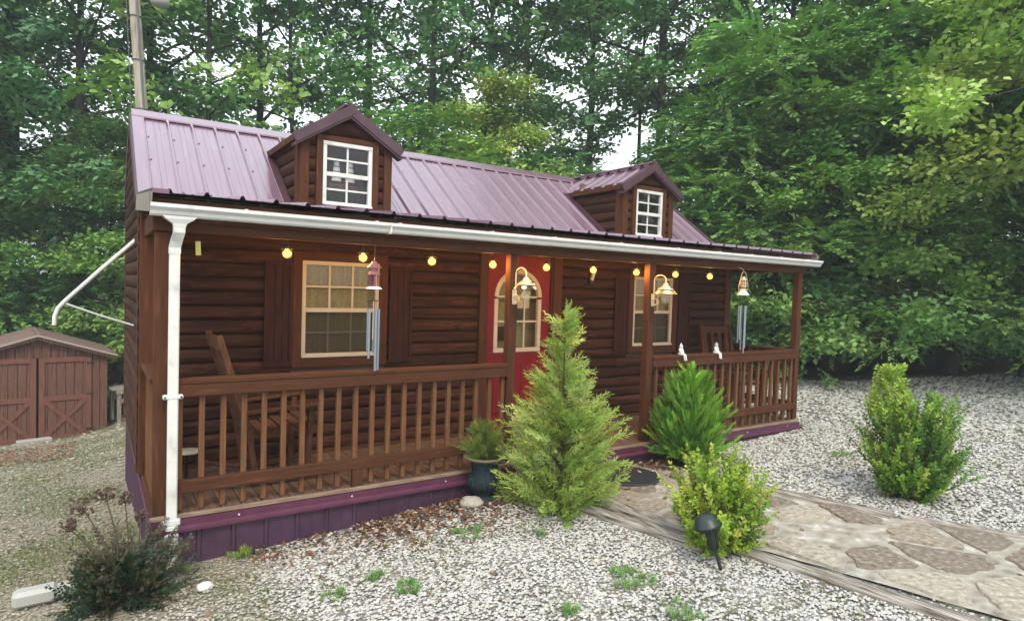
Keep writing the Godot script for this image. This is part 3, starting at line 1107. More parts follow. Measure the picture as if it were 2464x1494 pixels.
func make_window(x0: float, x1: float, y0: float, y1: float, z: float, called: String, cols: int, m: Material, low_grille: bool, cloth: bool, label := "") -> Node3D:
	var w := sub(called, cabin)
	if label:
		w.set_meta("label", label)
	var cx := (x0 + x1) / 2
	var f := 0.04
	var ym := y0 + (y1 - y0) * 0.492
	box_part("frame", w, Vector3(cx, y1 - f / 2, z), Vector3(x1 - x0, f, 0.05), m, 0.004)
	box_part("frame", w, Vector3(cx, y0 + f / 2, z), Vector3(x1 - x0, f, 0.05), m, 0.004)
	for x in [x0 + f / 2, x1 - f / 2]:
		box_part("frame", w, Vector3(x, (y0 + y1) / 2, z - 0.002), Vector3(f, y1 - y0 - f * 2 + 0.004, 0.046), m, 0.004)
	box_part("meeting_rail", w, Vector3(cx, ym, z - 0.004), Vector3(x1 - x0 - 2 * f, 0.042, 0.04), m, 0.004)
	box_part("sill", w, Vector3(cx, y0 + 0.012, z + 0.03), Vector3(x1 - x0, 0.02, 0.03), m, 0.003)
	for half in 2:
		var a := ym + 0.021 if half else y0 + f
		var b := y1 - f if half else ym - 0.021
		var zz := z - 0.008 if half else z - 0.016
		box_part("pane", w, Vector3(cx, (a + b) / 2, zz - 0.006), Vector3(x1 - x0 - 2 * f, b - a, 0.005), M.glass)
		if half == 1 or low_grille:
			for k in range(1, cols):
				var x := x0 + f + (x1 - x0 - 2 * f) * k / cols
				box_part("muntin", w, Vector3(x, (a + b) / 2, zz), Vector3(0.018, b - a, 0.014), m)
			box_part("muntin", w, Vector3(cx, (a + b) / 2, zz + 0.002), Vector3(x1 - x0 - 2 * f, 0.018, 0.014), m)
		if half == 0 and cloth:
			# grille of the lower sash lies behind the insect screen
			for k in range(1, cols):
				var x := x0 + f + (x1 - x0 - 2 * f) * k / cols
				box_part("muntin", w, Vector3(x, (a + b) / 2, zz - 0.018), Vector3(0.016, b - a, 0.01), m)
			box_part("muntin", w, Vector3(cx, (a + b) / 2, zz - 0.018), Vector3(x1 - x0 - 2 * f, 0.016, 0.012), m)
			box_part("insect_screen", w, Vector3(cx, (a + b) / 2, zz + 0.012), Vector3(x1 - x0 - 2 * f, b - a, 0.002), M.insect_screen)
	if cloth:
		# a gathered curtain close behind the panes
		var st := ST()
		st.set_smooth_group(0)
		var n := 48
		for k in n:
			var p := []
			for q in [k, k + 1]:
				var t := float(q) / n
				p.append(Vector2(lerpf(x0 + 0.02, x1 - 0.02, t), z - 0.075 + 0.012 * sin(t * 58.0) + 0.006 * sin(t * 23.0)))
			quad(st, Vector3(p[0].x, y0 + 0.02, p[0].y), Vector3(p[1].x, y0 + 0.02, p[1].y), Vector3(p[1].x, y1 - 0.02, p[1].y), Vector3(p[0].x, y1 - 0.02, p[0].y))
		obj("curtain", done(st), M.curtain, w)
	return w

func make_openings() -> void:
	for d in [[1.289, 2.055, "cream framed porch window beside the rocking chair"], [5.588, 6.335, "cream framed porch window behind the second post lamp"]]:
		var w := make_window(d[0], d[1], 0.934, 1.856, WZ + 0.03, "porch_window", 3, M.cream_vinyl, false, true, d[2])
		var cx: float = (d[0] + d[1]) / 2
		var hw: float = (d[1] - d[0]) / 2
		for s in [-1, 1]:
			box_part("casing", w, Vector3(cx + s * (hw + 0.044), 1.39, WZ + 0.03), Vector3(0.086, 1.1, 0.07), M.wood_y, 0.004)
		box_part("casing", w, Vector3(cx, 1.9, WZ + 0.028), Vector3(hw * 2 + 0.0, 0.084, 0.066), M.wood_x, 0.004)
		box_part("casing", w, Vector3(cx, 0.885, WZ + 0.028), Vector3(hw * 2 + 0.0, 0.094, 0.066), M.wood_x, 0.004)
		# board shutters either side
		for s in [-1, 1]:
			var sh := sub("shutter", cabin)
			var sx: float = cx + s * (hw + 0.088 + 0.125 + (0.02 if s > 0 else 0.0))
			for k in 3:
				box_part("board", sh, Vector3(sx + (k - 1) * 0.068, 1.35, WZ + 0.052), Vector3(0.066, 0.97, 0.016), M.shutter, 0.003)
			for y in [0.885, 1.815]:
				box_part("rail", sh, Vector3(sx, y, WZ + 0.066), Vector3(0.235, 0.05, 0.014), M.shutter, 0.003)
			for q in [-1, 1]:
				box_part("stile", sh, Vector3(sx + q * 0.112, 1.35, WZ + 0.067), Vector3(0.03, 0.98, 0.016), M.shutter, 0.003)
	# the red door
	var d := sub("front_door", cabin)
	d.set_meta("label", "red front door with an arched white framed glass")
	var z := WZ + 0.01
	var gx0 := 3.462
	var gx1 := 4.068
	var gy0 := 0.938
	var gy1 := 1.842
	var r := (gx1 - gx0) / 2
	var cx := (gx0 + gx1) / 2
	var arch_y := gy1 - r * 0.95
	box_part("slab", d, Vector3(3.783, (gy0 + 0.02) / 2, z), Vector3(0.876, gy0 - 0.02, 0.044), M.door_red)
	box_part("slab", d, Vector3((3.345 + gx0) / 2, (gy0 + 2.022) / 2, z), Vector3(gx0 - 3.345, 2.022 - gy0, 0.044), M.door_red)
	box_part("slab", d, Vector3((gx1 + 4.221) / 2, (gy0 + 2.022) / 2, z), Vector3(4.221 - gx1, 2.022 - gy0, 0.044), M.door_red)
	# the part over the arch
	var st := ST()
	var na := 16
	var fr := ST()
	for k in na:
		var p := []
		for q in [k, k + 1]:
			var a: float = PI - PI * q / na
			p.append(Vector2(cx + cos(a) * r, arch_y + sin(a) * r * 0.95))
		for zz in [z + 0.022, z - 0.022]:
			var A := Vector3(p[0].x, p[0].y, zz)
			var B := Vector3(p[1].x, p[1].y, zz)
			oquad(st, Vector3(cx, 1.5, z), A, B, Vector3(B.x, 2.022, zz), Vector3(A.x, 2.022, zz))
		bar(fr, Vector3(p[0].x, p[0].y, z + 0.012), Vector3(p[1].x, p[1].y, z + 0.012), 0.05, 0.05, Vector3(0, 0.3, 1.0))
	obj("slab", done(st), M.door_red, d)
	obj("glass_frame", done(fr), M.cream_vinyl, d)
	box_part("glass_frame", d, Vector3(cx, gy0, z + 0.012), Vector3(gx1 - gx0 + 0.05, 0.05, 0.05), M.cream_vinyl, 0.005)
	for x in [gx0, gx1]:
		box_part("glass_frame", d, Vector3(x, (gy0 + arch_y) / 2, z + 0.0115), Vector3(0.05, arch_y - gy0 - 0.05, 0.049), M.cream_vinyl, 0.005)
	st = ST()
	var disc := []
	for k in na + 1:
		var a := PI * k / na
		disc.append(Vector3(cx + cos(a) * r, arch_y + sin(a) * r * 0.95, z))
	for k in na:
		tria(st, Vector3(cx, arch_y, z), disc[k], disc[k + 1])
	quad(st, Vector3(gx0, gy0, z), Vector3(gx1, gy0, z), Vector3(gx1, arch_y, z), Vector3(gx0, arch_y, z))
	obj("pane", done(st), M.glass, d)
	for y in [arch_y, 1.27]:
		box_part("muntin", d, Vector3(cx, y, z + 0.006), Vector3(2 * r - 0.05, 0.02, 0.018), M.cream_vinyl)
	for s in [-1, 1]:
		box_part("muntin", d, Vector3(cx + s * r / 3, (gy0 + arch_y) / 2, z + 0.004), Vector3(0.018, arch_y - gy0 - 0.05, 0.018), M.cream_vinyl)
		bar_part("muntin", d, Vector3(cx + s * 0.03, arch_y, z + 0.005), Vector3(cx + s * r * 0.68, arch_y + r * 0.68, z + 0.005), 0.018, 0.018, M.cream_vinyl, Vector3(0, 0, 1))
	# raised panels below the glass
	for s in [-1, 1]:
		box_part("panel", d, Vector3(3.783 + s * 0.19, 0.5, z + 0.024), Vector3(0.28, 0.58, 0.012), M.door_red, 0.005)
	lathe_part("knob", d, [Vector2(0.0, 0.06), Vector2(0.024, 0.05), Vector2(0.026, 0.035), Vector2(0.012, 0.02), Vector2(0.012, 0.008), Vector2(0.03, 0.006), Vector2(0.03, 0.0)], M.brass, Vector3(4.16, 0.98, z + 0.022), 14, Basis(Vector3.RIGHT, PI / 2))
	# jambs, casing and threshold
	for x in [3.331, 4.237]:
		box_part("jamb", d, Vector3(x, 1.025, WZ + 0.012), Vector3(0.022, 2.05, 0.09), M.wood_y)
	box_part("jamb", d, Vector3(3.784, 2.04, WZ + 0.012), Vector3(0.884, 0.03, 0.09), M.wood_x)
	for x in [3.273, 4.312]:
		box_part("casing", d, Vector3(x, 1.05, WZ + 0.036), Vector3(0.094 if x < 4.0 else 0.13, 2.1, 0.08), M.wood_y, 0.005)
	box_part("casing", d, Vector3(3.784, 2.09, WZ + 0.034), Vector3(0.92, 0.07, 0.076), M.wood_x, 0.005)
	box_part("threshold", d, Vector3(3.783, 0.01, WZ + 0.02), Vector3(0.88, 0.02, 0.1), M.deck)
	# what one makes out through the glass: a pale board and a dark board hung inside
	var ib := sub("hanging_boards", cabin)
	box_part("backing", ib, Vector3(3.78, 1.4, WZ - 0.16), Vector3(0.86, 1.2, 0.01), M.curtain)
	box_part("board", ib, Vector3(3.9, 1.5, WZ - 0.06), Vector3(0.17, 0.16, 0.008), M.cream_vinyl)
	box_part("board", ib, Vector3(3.88, 1.33, WZ - 0.06), Vector3(0.12, 0.13, 0.008), M.black_metal)
	box_part("board", ib, Vector3(3.62, 1.12, WZ - 0.06), Vector3(0.15, 0.17, 0.008), M.shutter)

func make_porch() -> void:
	var deck := sub("porch_deck", cabin)
	var bw := 0.14
	for i in 54:
		var x := 0.02 + bw * (i + 0.5)
		box_part("deck_board", deck, Vector3(x, -0.015, (WZ + 0.045) / 2), Vector3(bw - 0.005, 0.03, -WZ + 0.045), M.deck, 0.003)
	box_part("rim_board", deck, Vector3(0.01, -0.045, (WB + 0.02) / 2), Vector3(0.03, 0.1, -WB + 0.02), M.wood_z, 0.003)
	box_part("rim_board", deck, Vector3(3.8, -0.012, 0.036), Vector3(7.64, 0.03, 0.022), M.rim_wood, 0.003)
	# purple metal flashing round the deck, with a folded drip edge
	var fl := sub("deck_flashing", cabin)
	for s in [[3.8, 7.68, true]]:
		box_part("band", fl, Vector3(3.8, -0.058, 0.052), Vector3(7.66, 0.055, 0.012), M.trim_metal)
		var st := ST()
		quad(st, Vector3(-0.04, -0.092, 0.083), Vector3(7.66, -0.092, 0.083), Vector3(7.66, -0.078, 0.058), Vector3(-0.04, -0.078, 0.058))
		quad(st, Vector3(-0.04, -0.112, 0.084), Vector3(7.66, -0.112, 0.084), Vector3(7.66, -0.092, 0.083), Vector3(-0.04, -0.092, 0.083))
		quad(st, Vector3(-0.04, -0.113, 0.05), Vector3(7.66, -0.113, 0.05), Vector3(7.66, -0.112, 0.084), Vector3(-0.04, -0.112, 0.084))
		obj("drip_edge", done(st), M.trim_metal, fl)
	for k in 9:
		box_part("screw", fl, Vector3(0.55 + k * 0.85, -0.06, 0.061), Vector3(0.014, 0.014, 0.008), M.screw, 0.003)
	box_part("band", fl, Vector3(-0.012, -0.058, -1.86), Vector3(0.012, 0.055, 3.8), M.trim_metal)
	# ribbed skirting down into the ground, in front and along the left side
	var sk := sub("skirting", cabin)
	var st2 := ST()
	for q in [[0.0, 0.014], [0.012, 0.014], [0.022, 0.0], [0.2066, 0.0], [0.2166, 0.014], [RIB, 0.014]]:
		pass
	var pr := [Vector2(0.0, 0.013), Vector2(0.01, 0.013), Vector2(0.02, 0.0), Vector2(0.13, 0.0), Vector2(0.111, 0.002), Vector2(0.117, 0.002), Vector2(0.12, 0.0), Vector2(0.2086, 0.0), Vector2(0.2186, 0.013), Vector2(RIB, 0.013)]
	for k in pr.size() - 1:
		var a: Vector2 = pr[k]
		var b: Vector2 = pr[k + 1]
		quad(st2, Vector3(a.x, -0.6, a.y), Vector3(b.x, -0.6, b.y), Vector3(b.x, -0.08, b.y), Vector3(a.x, -0.08, a.y))
	var skm := done(st2)
	for i in 33:
		obj("skirt_panel", skm, M.skirt_metal, sk, Vector3(0.06 + i * RIB, 0, 0.036))
	var st3 := ST()
	for k in pr.size() - 1:
		var a: Vector2 = pr[k]
		var b: Vector2 = pr[k + 1]
		quad(st3, Vector3(a.x, -1.3, a.y), Vector3(b.x, -1.3, b.y), Vector3(b.x, -0.08, b.y), Vector3(a.x, -0.08, a.y))
	var skl := done(st3)
	for i in 17:
		obj("skirt_panel", skl, M.skirt_metal, sk, Vector3(0.0, 0.0, -3.88 + i * RIB), Basis(Vector3.UP, -PI / 2))
	# corner fold of the skirting
	box_part("corner_flashing", sk, Vector3(0.025, -0.34, 0.036), Vector3(0.085, 0.52, 0.036), M.skirt_metal, 0.004)
	# posts and the beam they carry
	for x in [0.045, 2.951, 4.785, 7.597]:
		box_part("porch_post", cabin, Vector3(x, 0.985, -0.045), Vector3(0.09, 1.97, 0.09), M.wood_y, 0.006)
	box_part("porch_beam", cabin, Vector3(3.82, 2.045, -0.02), Vector3(7.68, 0.15, 0.09), M.wood_x, 0.006)
	for x in [0.045, 7.597]:
		box_part("side_beam", cabin, Vector3(x, 2.055, -0.62), Vector3(0.09, 0.14, 1.05), M.wood_z, 0.006)
	# railings
	rail_x(0.09, 2.906, 0.1645 + 0.0, 0.1425, 20, 1.46)
	rail_x(4.83, 7.552, 4.927, 0.1435, 19, 6.12)
	rail_z(0.045)
	rail_z(7.597)

func rail_x(x0: float, x1: float, b0: float, step: float, n: int, block: float) -> void:
	var r := sub("porch_railing", cabin)
	var cx := (x0 + x1) / 2
	box_part("cap_rail", r, Vector3(cx, 0.928, -0.04), Vector3(x1 - x0, 0.034, 0.13), M.wood_x, 0.005)
	box_part("top_rail", r, Vector3(cx, 0.866, 0.002), Vector3(x1 - x0, 0.088, 0.038), M.wood_x, 0.005)
	box_part("bottom_rail", r, Vector3(cx, 0.186, 0.002), Vector3(x1 - x0, 0.092, 0.038), M.wood_x, 0.005)
	for i in n:
		box_part("baluster", r, Vector3(b0 + i * step, 0.458, -0.038), Vector3(0.038, 0.905, 0.038), M.baluster, 0.003)
	box_part("support_block", r, Vector3(block, 0.07, 0.0), Vector3(0.088, 0.138, 0.036), M.wood_y, 0.003)

func rail_z(x: float) -> void:
	var r := sub("side_railing", cabin)
	var cz := (WZ - 0.02) / 2
	var l := -WZ - 0.17
	box_part("cap_rail", r, Vector3(x, 0.928, cz), Vector3(0.13, 0.034, l), M.wood_z, 0.005)
	box_part("top_rail", r, Vector3(x + 0.03, 0.866, cz), Vector3(0.036, 0.088, l), M.wood_z, 0.005)
	box_part("bottom_rail", r, Vector3(x + 0.03, 0.186, cz), Vector3(0.036, 0.092, l), M.wood_z, 0.005)
	for i in 7:
		box_part("baluster", r, Vector3(x - 0.008, 0.458, -0.17 - i * 0.142), Vector3(0.038, 0.905, 0.038), M.baluster, 0.003)

func make_dormer(xc: float, hw: float, label: String) -> void:
	rng.seed = int(xc * 100)
	var d := sub("dormer", cabin)
	d.set_meta("label", label)
	var h := 0.1265
	var wx0 := xc - 0.252
	var wx1 := xc + 0.252
	var wy0 := 2.41
	var wy1 := 3.035
	for i in 6:
		var y := 2.35 + h * (i + 0.5)
		if y > 3.06:
			break
		for s in [-1, 1]:
			var a: float = xc - hw + 0.08 if s < 0 else wx1 + 0.065
			var b: float = wx0 - 0.065 if s < 0 else xc + hw - 0.08
			wall_log(d, a, b, y, DZ - 0.01, "x", 1, h, 0.04)
			var zb := BREAK.x - (y - h * 0.5 - BREAK.y) / 0.725 - 0.08
			if zb < DZ - 0.1:
				wall_log(d, zb, DZ - 0.02, y, xc + s * (hw - 0.03), "z", s, h, 0.04)
				box_part("inner_wall", d, Vector3(xc + s * (hw - 0.036), y, (zb + DZ) / 2), Vector3(0.012, h, DZ - zb), M.liner)
	for s in [-1, 1]:
		box_part("corner_board", d, Vector3(xc + s * (hw - 0.042), 2.66, DZ + 0.018), Vector3(0.085, 0.78, 0.05), M.wood_y, 0.005)
		box_part("corner_board", d, Vector3(xc + s * (hw + 0.003), 2.66, DZ - 0.055), Vector3(0.03, 0.76, 0.095), M.wood_y, 0.004)
		box_part("casing", d, Vector3(xc + s * 0.284, 2.7, DZ + 0.03), Vector3(0.062, 0.78, 0.06), M.wood_y, 0.004)
	box_part("casing", d, Vector3(xc, 3.063, DZ + 0.028), Vector3(0.506, 0.056, 0.056), M.wood_x, 0.004)
	box_part("casing", d, Vector3(xc, 2.38, DZ + 0.028), Vector3(0.506, 0.058, 0.056), M.wood_x, 0.004)
	# rounded pediment log over the window
	var st := ST()
	st.set_smooth_group(0)
	var n := 20
	var py := 3.09
	for k in n:
		for j in 6:
			var P := []
			for q in [[k, j], [k + 1, j], [k + 1, j + 1], [k, j + 1]]:
				var t: float = float(q[0]) / n * 2.0 - 1.0
				var top: float = 0.205 * pow(maxf(0.0, 1.0 - absf(t)), 0.75)
				var v: float = q[1] / 6.0
				P.append(Vector3(xc + t * 0.4, py + top * v, DZ - 0.01 + 0.06 * sqrt(maxf(0.0, 1.0 - pow(2.0 * v - 1.0, 2.0))) * minf(1.0, (1.0 - absf(t)) * 3.0 + 0.1)))
			quad(st, P[0], P[1], P[2], P[3])
	obj("pediment_log", done(st), M.log_x1, d)
	st = ST()
	var tp := [Vector3(xc - hw, 3.03, DZ - 0.02), Vector3(xc + hw, 3.03, DZ - 0.02), Vector3(xc, 3.33, DZ - 0.02)]
	tria(st, tp[0], tp[1], tp[2])
	obj("gable_panel", done(st), M.wood_x, d)
	# ribbed roof, ribs running down from the ridge
	var apex := Vector2(xc, 3.375)
	var zf := DZ + 0.1
	for s in [-1, 1]:
		var ev := Vector2(xc + s * (hw + 0.05), 3.05)
		for i in 7:
			var za := zf - i * RIB
			var dir := (apex - ev).normalized()
			var nm := Vector2(dir.y, -dir.x) * (1.0 if Vector2(dir.y, -dir.x).y > 0 else -1.0)
			st = ST()
			var pr := [Vector2(0.0, 0.02), Vector2(0.007, 0.02), Vector2(0.022, 0.0), Vector2(0.112, 0.0), Vector2(0.116, 0.003), Vector2(0.2066, 0.0), Vector2(0.2216, 0.02), Vector2(RIB, 0.02)]
			for k in pr.size() - 1:
				var a: Vector2 = pr[k]
				var b: Vector2 = pr[k + 1]
				var q := [ev + nm * a.y, apex + nm * a.y, apex + nm * b.y, ev + nm * b.y]
				oquad(st, Vector3(xc, 2.0, za - 0.1), Vector3(q[0].x, q[0].y, za - a.x), Vector3(q[1].x, q[1].y, za - a.x), Vector3(q[2].x, q[2].y, za - b.x), Vector3(q[3].x, q[3].y, za - b.x))
			obj("roof_panel", done(st), M.roof_metal, d)
		# eave board and rake trim
		bar_part("eave_board", d, Vector3(xc + s * (hw + 0.045), 3.035, zf - 0.02), Vector3(xc + s * (hw + 0.045), 3.035, -2.45), 0.03, 0.06, M.wood_z)
		var rd := Vector3(xc - ev.x, apex.y - ev.y, 0).normalized()
		var a3 := Vector3(ev.x, ev.y - 0.03, zf + 0.008) - rd * 0.035
		var b3 := Vector3(xc, apex.y - 0.03, zf + 0.008 - 0.002 * s) + rd * 0.045
		bar_part("rake_trim", d, a3, b3, 0.026, 0.085, M.rake_metal, Vector3(-rd.y * s, rd.x * s, 0) * -1.0, 0.004)
		bar_part("rake_trim", d, a3 + Vector3(0, -0.055, -0.05), b3 + Vector3(0, -0.055, -0.05), 0.1, 0.025, M.rake_metal, Vector3(-rd.y * s, rd.x * s, 0))
		bar_part("rake_trim", d, a3 + Vector3(0, 0.052, -0.03), b3 + Vector3(0, 0.052, -0.03), 0.085, 0.014, M.rake_metal, Vector3(-rd.y * s, rd.x * s, 0))
		# valley flashing on the main roof
		var v0 := Vector3(xc + s * (hw + 0.05), BREAK.y + 0.012, BREAK.x)
		var v1 := Vector3(xc + s * (hw + 0.05), BREAK.y + 0.012 + 0.725 * 0.95, BREAK.x - 0.95)
		bar_part("flashing", d, v0, v1, 0.1, 0.012, M.rake_metal, Vector3(0, 1.39, 1.0))
	bar_part("ridge_cap", d, Vector3(xc, apex.y + 0.026, zf + 0.01), Vector3(xc, apex.y + 0.026, -2.84), 0.14, 0.02, M.roof_metal, Vector3.UP, 0.008)
	box_part("lining", d, Vector3(xc, 2.75, -2.24), Vector3(hw * 2 - 0.1, 0.9, 0.012), M.liner)
	box_part("lining", d, Vector3(xc, 3.02, DZ - 0.5), Vector3(hw * 2 - 0.09, 0.012, 0.92), M.liner)
	make_window(wx0, wx1, wy0, wy1, DZ + 0.028, "dormer_window", 2, M.white_paint, true, false, "white six-over-six sash in the " + label.get_slice(" with", 0) if false else "")

func make_cabin() -> void:
	cabin = thing("log_cabin", "brown log cabin with purple metal roof, two dormers and a railed porch", "cabin")
	make_walls()
	make_openings()
	make_porch()
	make_roof()
	make_gutter()
	make_dormer(DORMERS[0][0], DORMERS[0][1], "larger looking dormer nearest the utility pole")
	make_dormer(DORMERS[1][0], DORMERS[1][1], "dormer at the far end of the roof")
	# white drain pipe braced off the left side wall
	var dp := sub("drain_pipe", cabin)
	dp.set_meta("label", "white pipe slanting out from the side wall with a thin brace")
	tube_part("pipe", dp, [Vector3(-0.03, 1.985, -1.75), Vector3(-0.3, 1.7, -1.75), Vector3(-0.55, 1.425, -1.75), Vector3(-0.6, 1.36, -1.75), Vector3(-0.623, 1.29, -1.75), Vector3(-0.625, 1.215, -1.75)], [0.018, 0.018, 0.018, 0.018, 0.018, 0.018], M.white_paint, 12)
	tube_part("brace", dp, [Vector3(-0.545, 1.4, -1.75), Vector3(-0.3, 1.3, -1.76), Vector3(-0.02, 1.2, -1.78)], [0.009, 0.009, 0.009], M.white_paint, 8)

# ---------------------------------------------------------------- things on the porch
func make_string_lights() -> void:
	var names := ["glowing caged bulb nearest the white downspout", "glowing caged bulb directly above the hanging bird feeder chime", "glowing caged bulb over the log wall between window and door",
		"glowing caged bulb at the left top corner of the red door", "glowing caged bulb at the right top corner of the red door", "glowing caged bulb just above the small white wall fixture",
		"glowing caged bulb close left of the second post lamp's post", "glowing caged bulb just right of the second post lamp's post", "glowing caged bulb nearest the hanging lantern chime"]
	var xs := [0.902, 1.514, 2.147, 2.782, 3.41, 4.024, 4.649, 5.275, 5.881]
	for i in 9:
		var t := thing("string_light", names[i], "bulb light", Vector3(xs[i], 1.878, -0.12), i * 0.7, "caged bulbs strung along the porch")
		tube_part("cord", t, [Vector3(0, 0.2, 0), Vector3(0.003, 0.1, 0), Vector3(0, 0.055, 0)], [0.004, 0.004, 0.004], M.black_metal, 6)
		lathe_part("socket", t, [Vector2(0, 0.068), Vector2(0.012, 0.066), Vector2(0.015, 0.05), Vector2(0.015, 0.03), Vector2(0.0, 0.03)], M.black_metal, Vector3.ZERO, 12)
		lathe_part("shade_disc", t, [Vector2(0.014, 0.04), Vector2(0.03, 0.037), Vector2(0.05, 0.03), Vector2(0.05, 0.027), Vector2(0.014, 0.034)], M.black_metal, Vector3.ZERO, 18)
		lathe_part("bulb", t, [Vector2(0.011, 0.03), Vector2(0.014, 0.022), Vector2(0.029, 0.005), Vector2(0.033, -0.008), Vector2(0.029, -0.024), Vector2(0.016, -0.037), Vector2(0.0, -0.041)], M.bulb_glow, Vector3.ZERO, 16)
		var st := ST()
		for k in 4:
			var a := TAU * k / 4.0
			var d := Vector3(cos(a), 0, sin(a))
			tube(st, [d * 0.034 + Vector3(0, 0.028, 0), d * 0.039 + Vector3(0, -0.01, 0), d * 0.033 + Vector3(0, -0.035, 0), Vector3(0, -0.048, 0)], [0.0016, 0.0016, 0.0016, 0.0016], 5)
		obj("cage", done(st), M.black_metal, t)
		var l := OmniLight3D.new()
		l.name = "bulb_light"
		l.light_color = Color(1.0, 0.72, 0.36)
		l.light_energy = 0.14
		l.light_size = 0.028
		l.omni_range = 12.0
		l.omni_attenuation = 2.0
		l.shadow_enabled = true
		l.position = Vector3(0, -0.008, 0)
		t.add_child(l)

func chime_tubes(t: Node3D, top: float, lens: Array, r: float, tr: float) -> void:
	for k in lens.size():
		var a: float = TAU * k / lens.size() + 0.5
		var p := Vector3(cos(a) * r, top, sin(a) * r)
		var d: float = lens[k]
		tube_part("tube", t, [p, p - Vector3(0, d, 0)], [tr, tr], M.chime_tube, 10)
		tube_part("thread", t, [p + Vector3(0, 0.07, 0), p], [0.0015, 0.0015], M.black_metal, 4)

func make_chimes() -> void:
	# bird feeder shaped chime
	var t := thing("wind_chime", "reddish bird feeder wind chime with long blue grey tubes before the window", "wind chime", Vector3(1.556, 1.62, 0.03), 0.35)
	tube_part("hook", t, [Vector3(0, 0.46, -0.03), Vector3(0, 0.4, 0), Vector3(0.005, 0.3, 0), Vector3(0, 0.215, 0)], [0.003, 0.003, 0.003, 0.003], M.black_metal, 5)
	var st := ST()
	lathe(st, [Vector2(0.0, 0.225), Vector2(0.022, 0.215), Vector2(0.03, 0.195), Vector2(0.06, 0.172), Vector2(0.062, 0.165), Vector2(0.0, 0.167)], 6, Transform3D.IDENTITY, false)
	obj("roof", done(st), M.copper_pink, t)
	st = ST()
	lathe(st, [Vector2(0.034, 0.166), Vector2(0.034, 0.135)], 6, Transform3D.IDENTITY, false)
	lathe(st, [Vector2(0.034, 0.135), Vector2(0.055, 0.112), Vector2(0.054, 0.108), Vector2(0.034, 0.11)], 6, Transform3D.IDENTITY, false)
	obj("tier", done(st), M.copper_pink, t)
	for k in 4:
		var a := TAU * k / 4.0 + 0.4
		box_part("post", t, Vector3(cos(a) * 0.034, 0.06, sin(a) * 0.034), Vector3(0.01, 0.11, 0.01), M.copper_pink)
	box_part("back_panel", t, Vector3(-0.03, 0.065, -0.012), Vector3(0.018, 0.1, 0.05), M.rake_metal)
	lathe_part("base_plate", t, [Vector2(0.0, 0.016), Vector2(0.045, 0.014), Vector2(0.066, -0.002), Vector2(0.066, -0.008), Vector2(0.0, -0.006)], M.ceramic, Vector3.ZERO, 18)
	tube_part("wire", t, [Vector3(0, -0.006, 0), Vector3(0.01, -0.05, 0), Vector3(0, -0.1, 0)], [0.002, 0.002, 0.002], M.black_metal, 5)
	lathe_part("suspension_ring", t, [Vector2(0.05, -0.1), Vector2(0.054, -0.1), Vector2(0.054, -0.106), Vector2(0.05, -0.106), Vector2(0.05, -0.1)], M.black_metal, Vector3.ZERO, 18)
	chime_tubes(t, -0.17, [0.5, 0.5, 0.4, 0.34, 0.36], 0.045, 0.0105)
	tube_part("striker", t, [Vector3(0, -0.1, 0), Vector3(0, -0.42, 0)], [0.0035, 0.006], M.pale_brass, 6)
	# lantern shaped chime
	t = thing("wind_chime", "white based railway lantern wind chime with grey tubes near the end post", "wind chime", Vector3(6.33, 1.655, 0.03))
	tube_part("hook", t, [Vector3(-0.22, 0.34, -0.03), Vector3(-0.05, 0.33, 0), Vector3(0, 0.3, 0)], [0.004, 0.004, 0.004], M.pale_brass, 5)
	var hp := []
	var hr := []
	for k in 13:
		var a := PI * k / 12.0
		hp.append(Vector3(0.065 * cos(a) * (1.0 if k > 6 else 1.1), 0.13 + 0.16 * sin(a), 0.0))
		hr.append(0.004)
	tube_part("bail", t, hp, hr, M.pale_brass, 6)
	lathe_part("cap", t, [Vector2(0, 0.235), Vector2(0.018, 0.228), Vector2(0.022, 0.21), Vector2(0.042, 0.198), Vector2(0.046, 0.185), Vector2(0.0, 0.188)], M.pale_brass, Vector3.ZERO, 18)
	lathe_part("globe", t, [Vector2(0.026, 0.188), Vector2(0.034, 0.16), Vector2(0.034, 0.12), Vector2(0.026, 0.09)], M.lamp_glass, Vector3.ZERO, 16)
	lathe_part("candle", t, [Vector2(0, 0.17), Vector2(0.02, 0.168), Vector2(0.02, 0.085), Vector2(0, 0.085)], M.copper_pink, Vector3.ZERO, 14)
	for y in [0.075, 0.11]:
		var rp := []
		var rq := []
		for k in 17:
			var a := TAU * k / 16.0
			rp.append(Vector3(cos(a) * 0.06, y, sin(a) * 0.06))
			rq.append(0.0035)
		tube_part("guard_ring", t, rp, rq, M.pale_brass, 6)
	for k in 4:
		var a := TAU * k / 4.0 + 0.5
		var d := Vector3(cos(a), 0, sin(a))
		tube_part("guard_wire", t, [d * 0.042 + Vector3(0, 0.19, 0), d * 0.06 + Vector3(0, 0.12, 0), d * 0.058 + Vector3(0, 0.03, 0)], [0.003, 0.003, 0.003], M.pale_brass, 5)
	lathe_part("base_plate", t, [Vector2(0.0, 0.075), Vector2(0.032, 0.072), Vector2(0.045, 0.04), Vector2(0.072, 0.012), Vector2(0.074, 0.0), Vector2(0.0, 0.004)], M.ceramic, Vector3.ZERO, 20)
	lathe_part("suspension_ring", t, [Vector2(0.05, -0.06), Vector2(0.054, -0.06), Vector2(0.054, -0.066), Vector2(0.05, -0.066), Vector2(0.05, -0.06)], M.black_metal, Vector3.ZERO, 18)
	chime_tubes(t, -0.13, [0.52, 0.58, 0.42, 0.46, 0.55], 0.044, 0.0095)
	tube_part("wire", t, [Vector3(0, 0.0, 0), Vector3(0, -0.4, 0)], [0.002, 0.003], M.black_metal, 5)

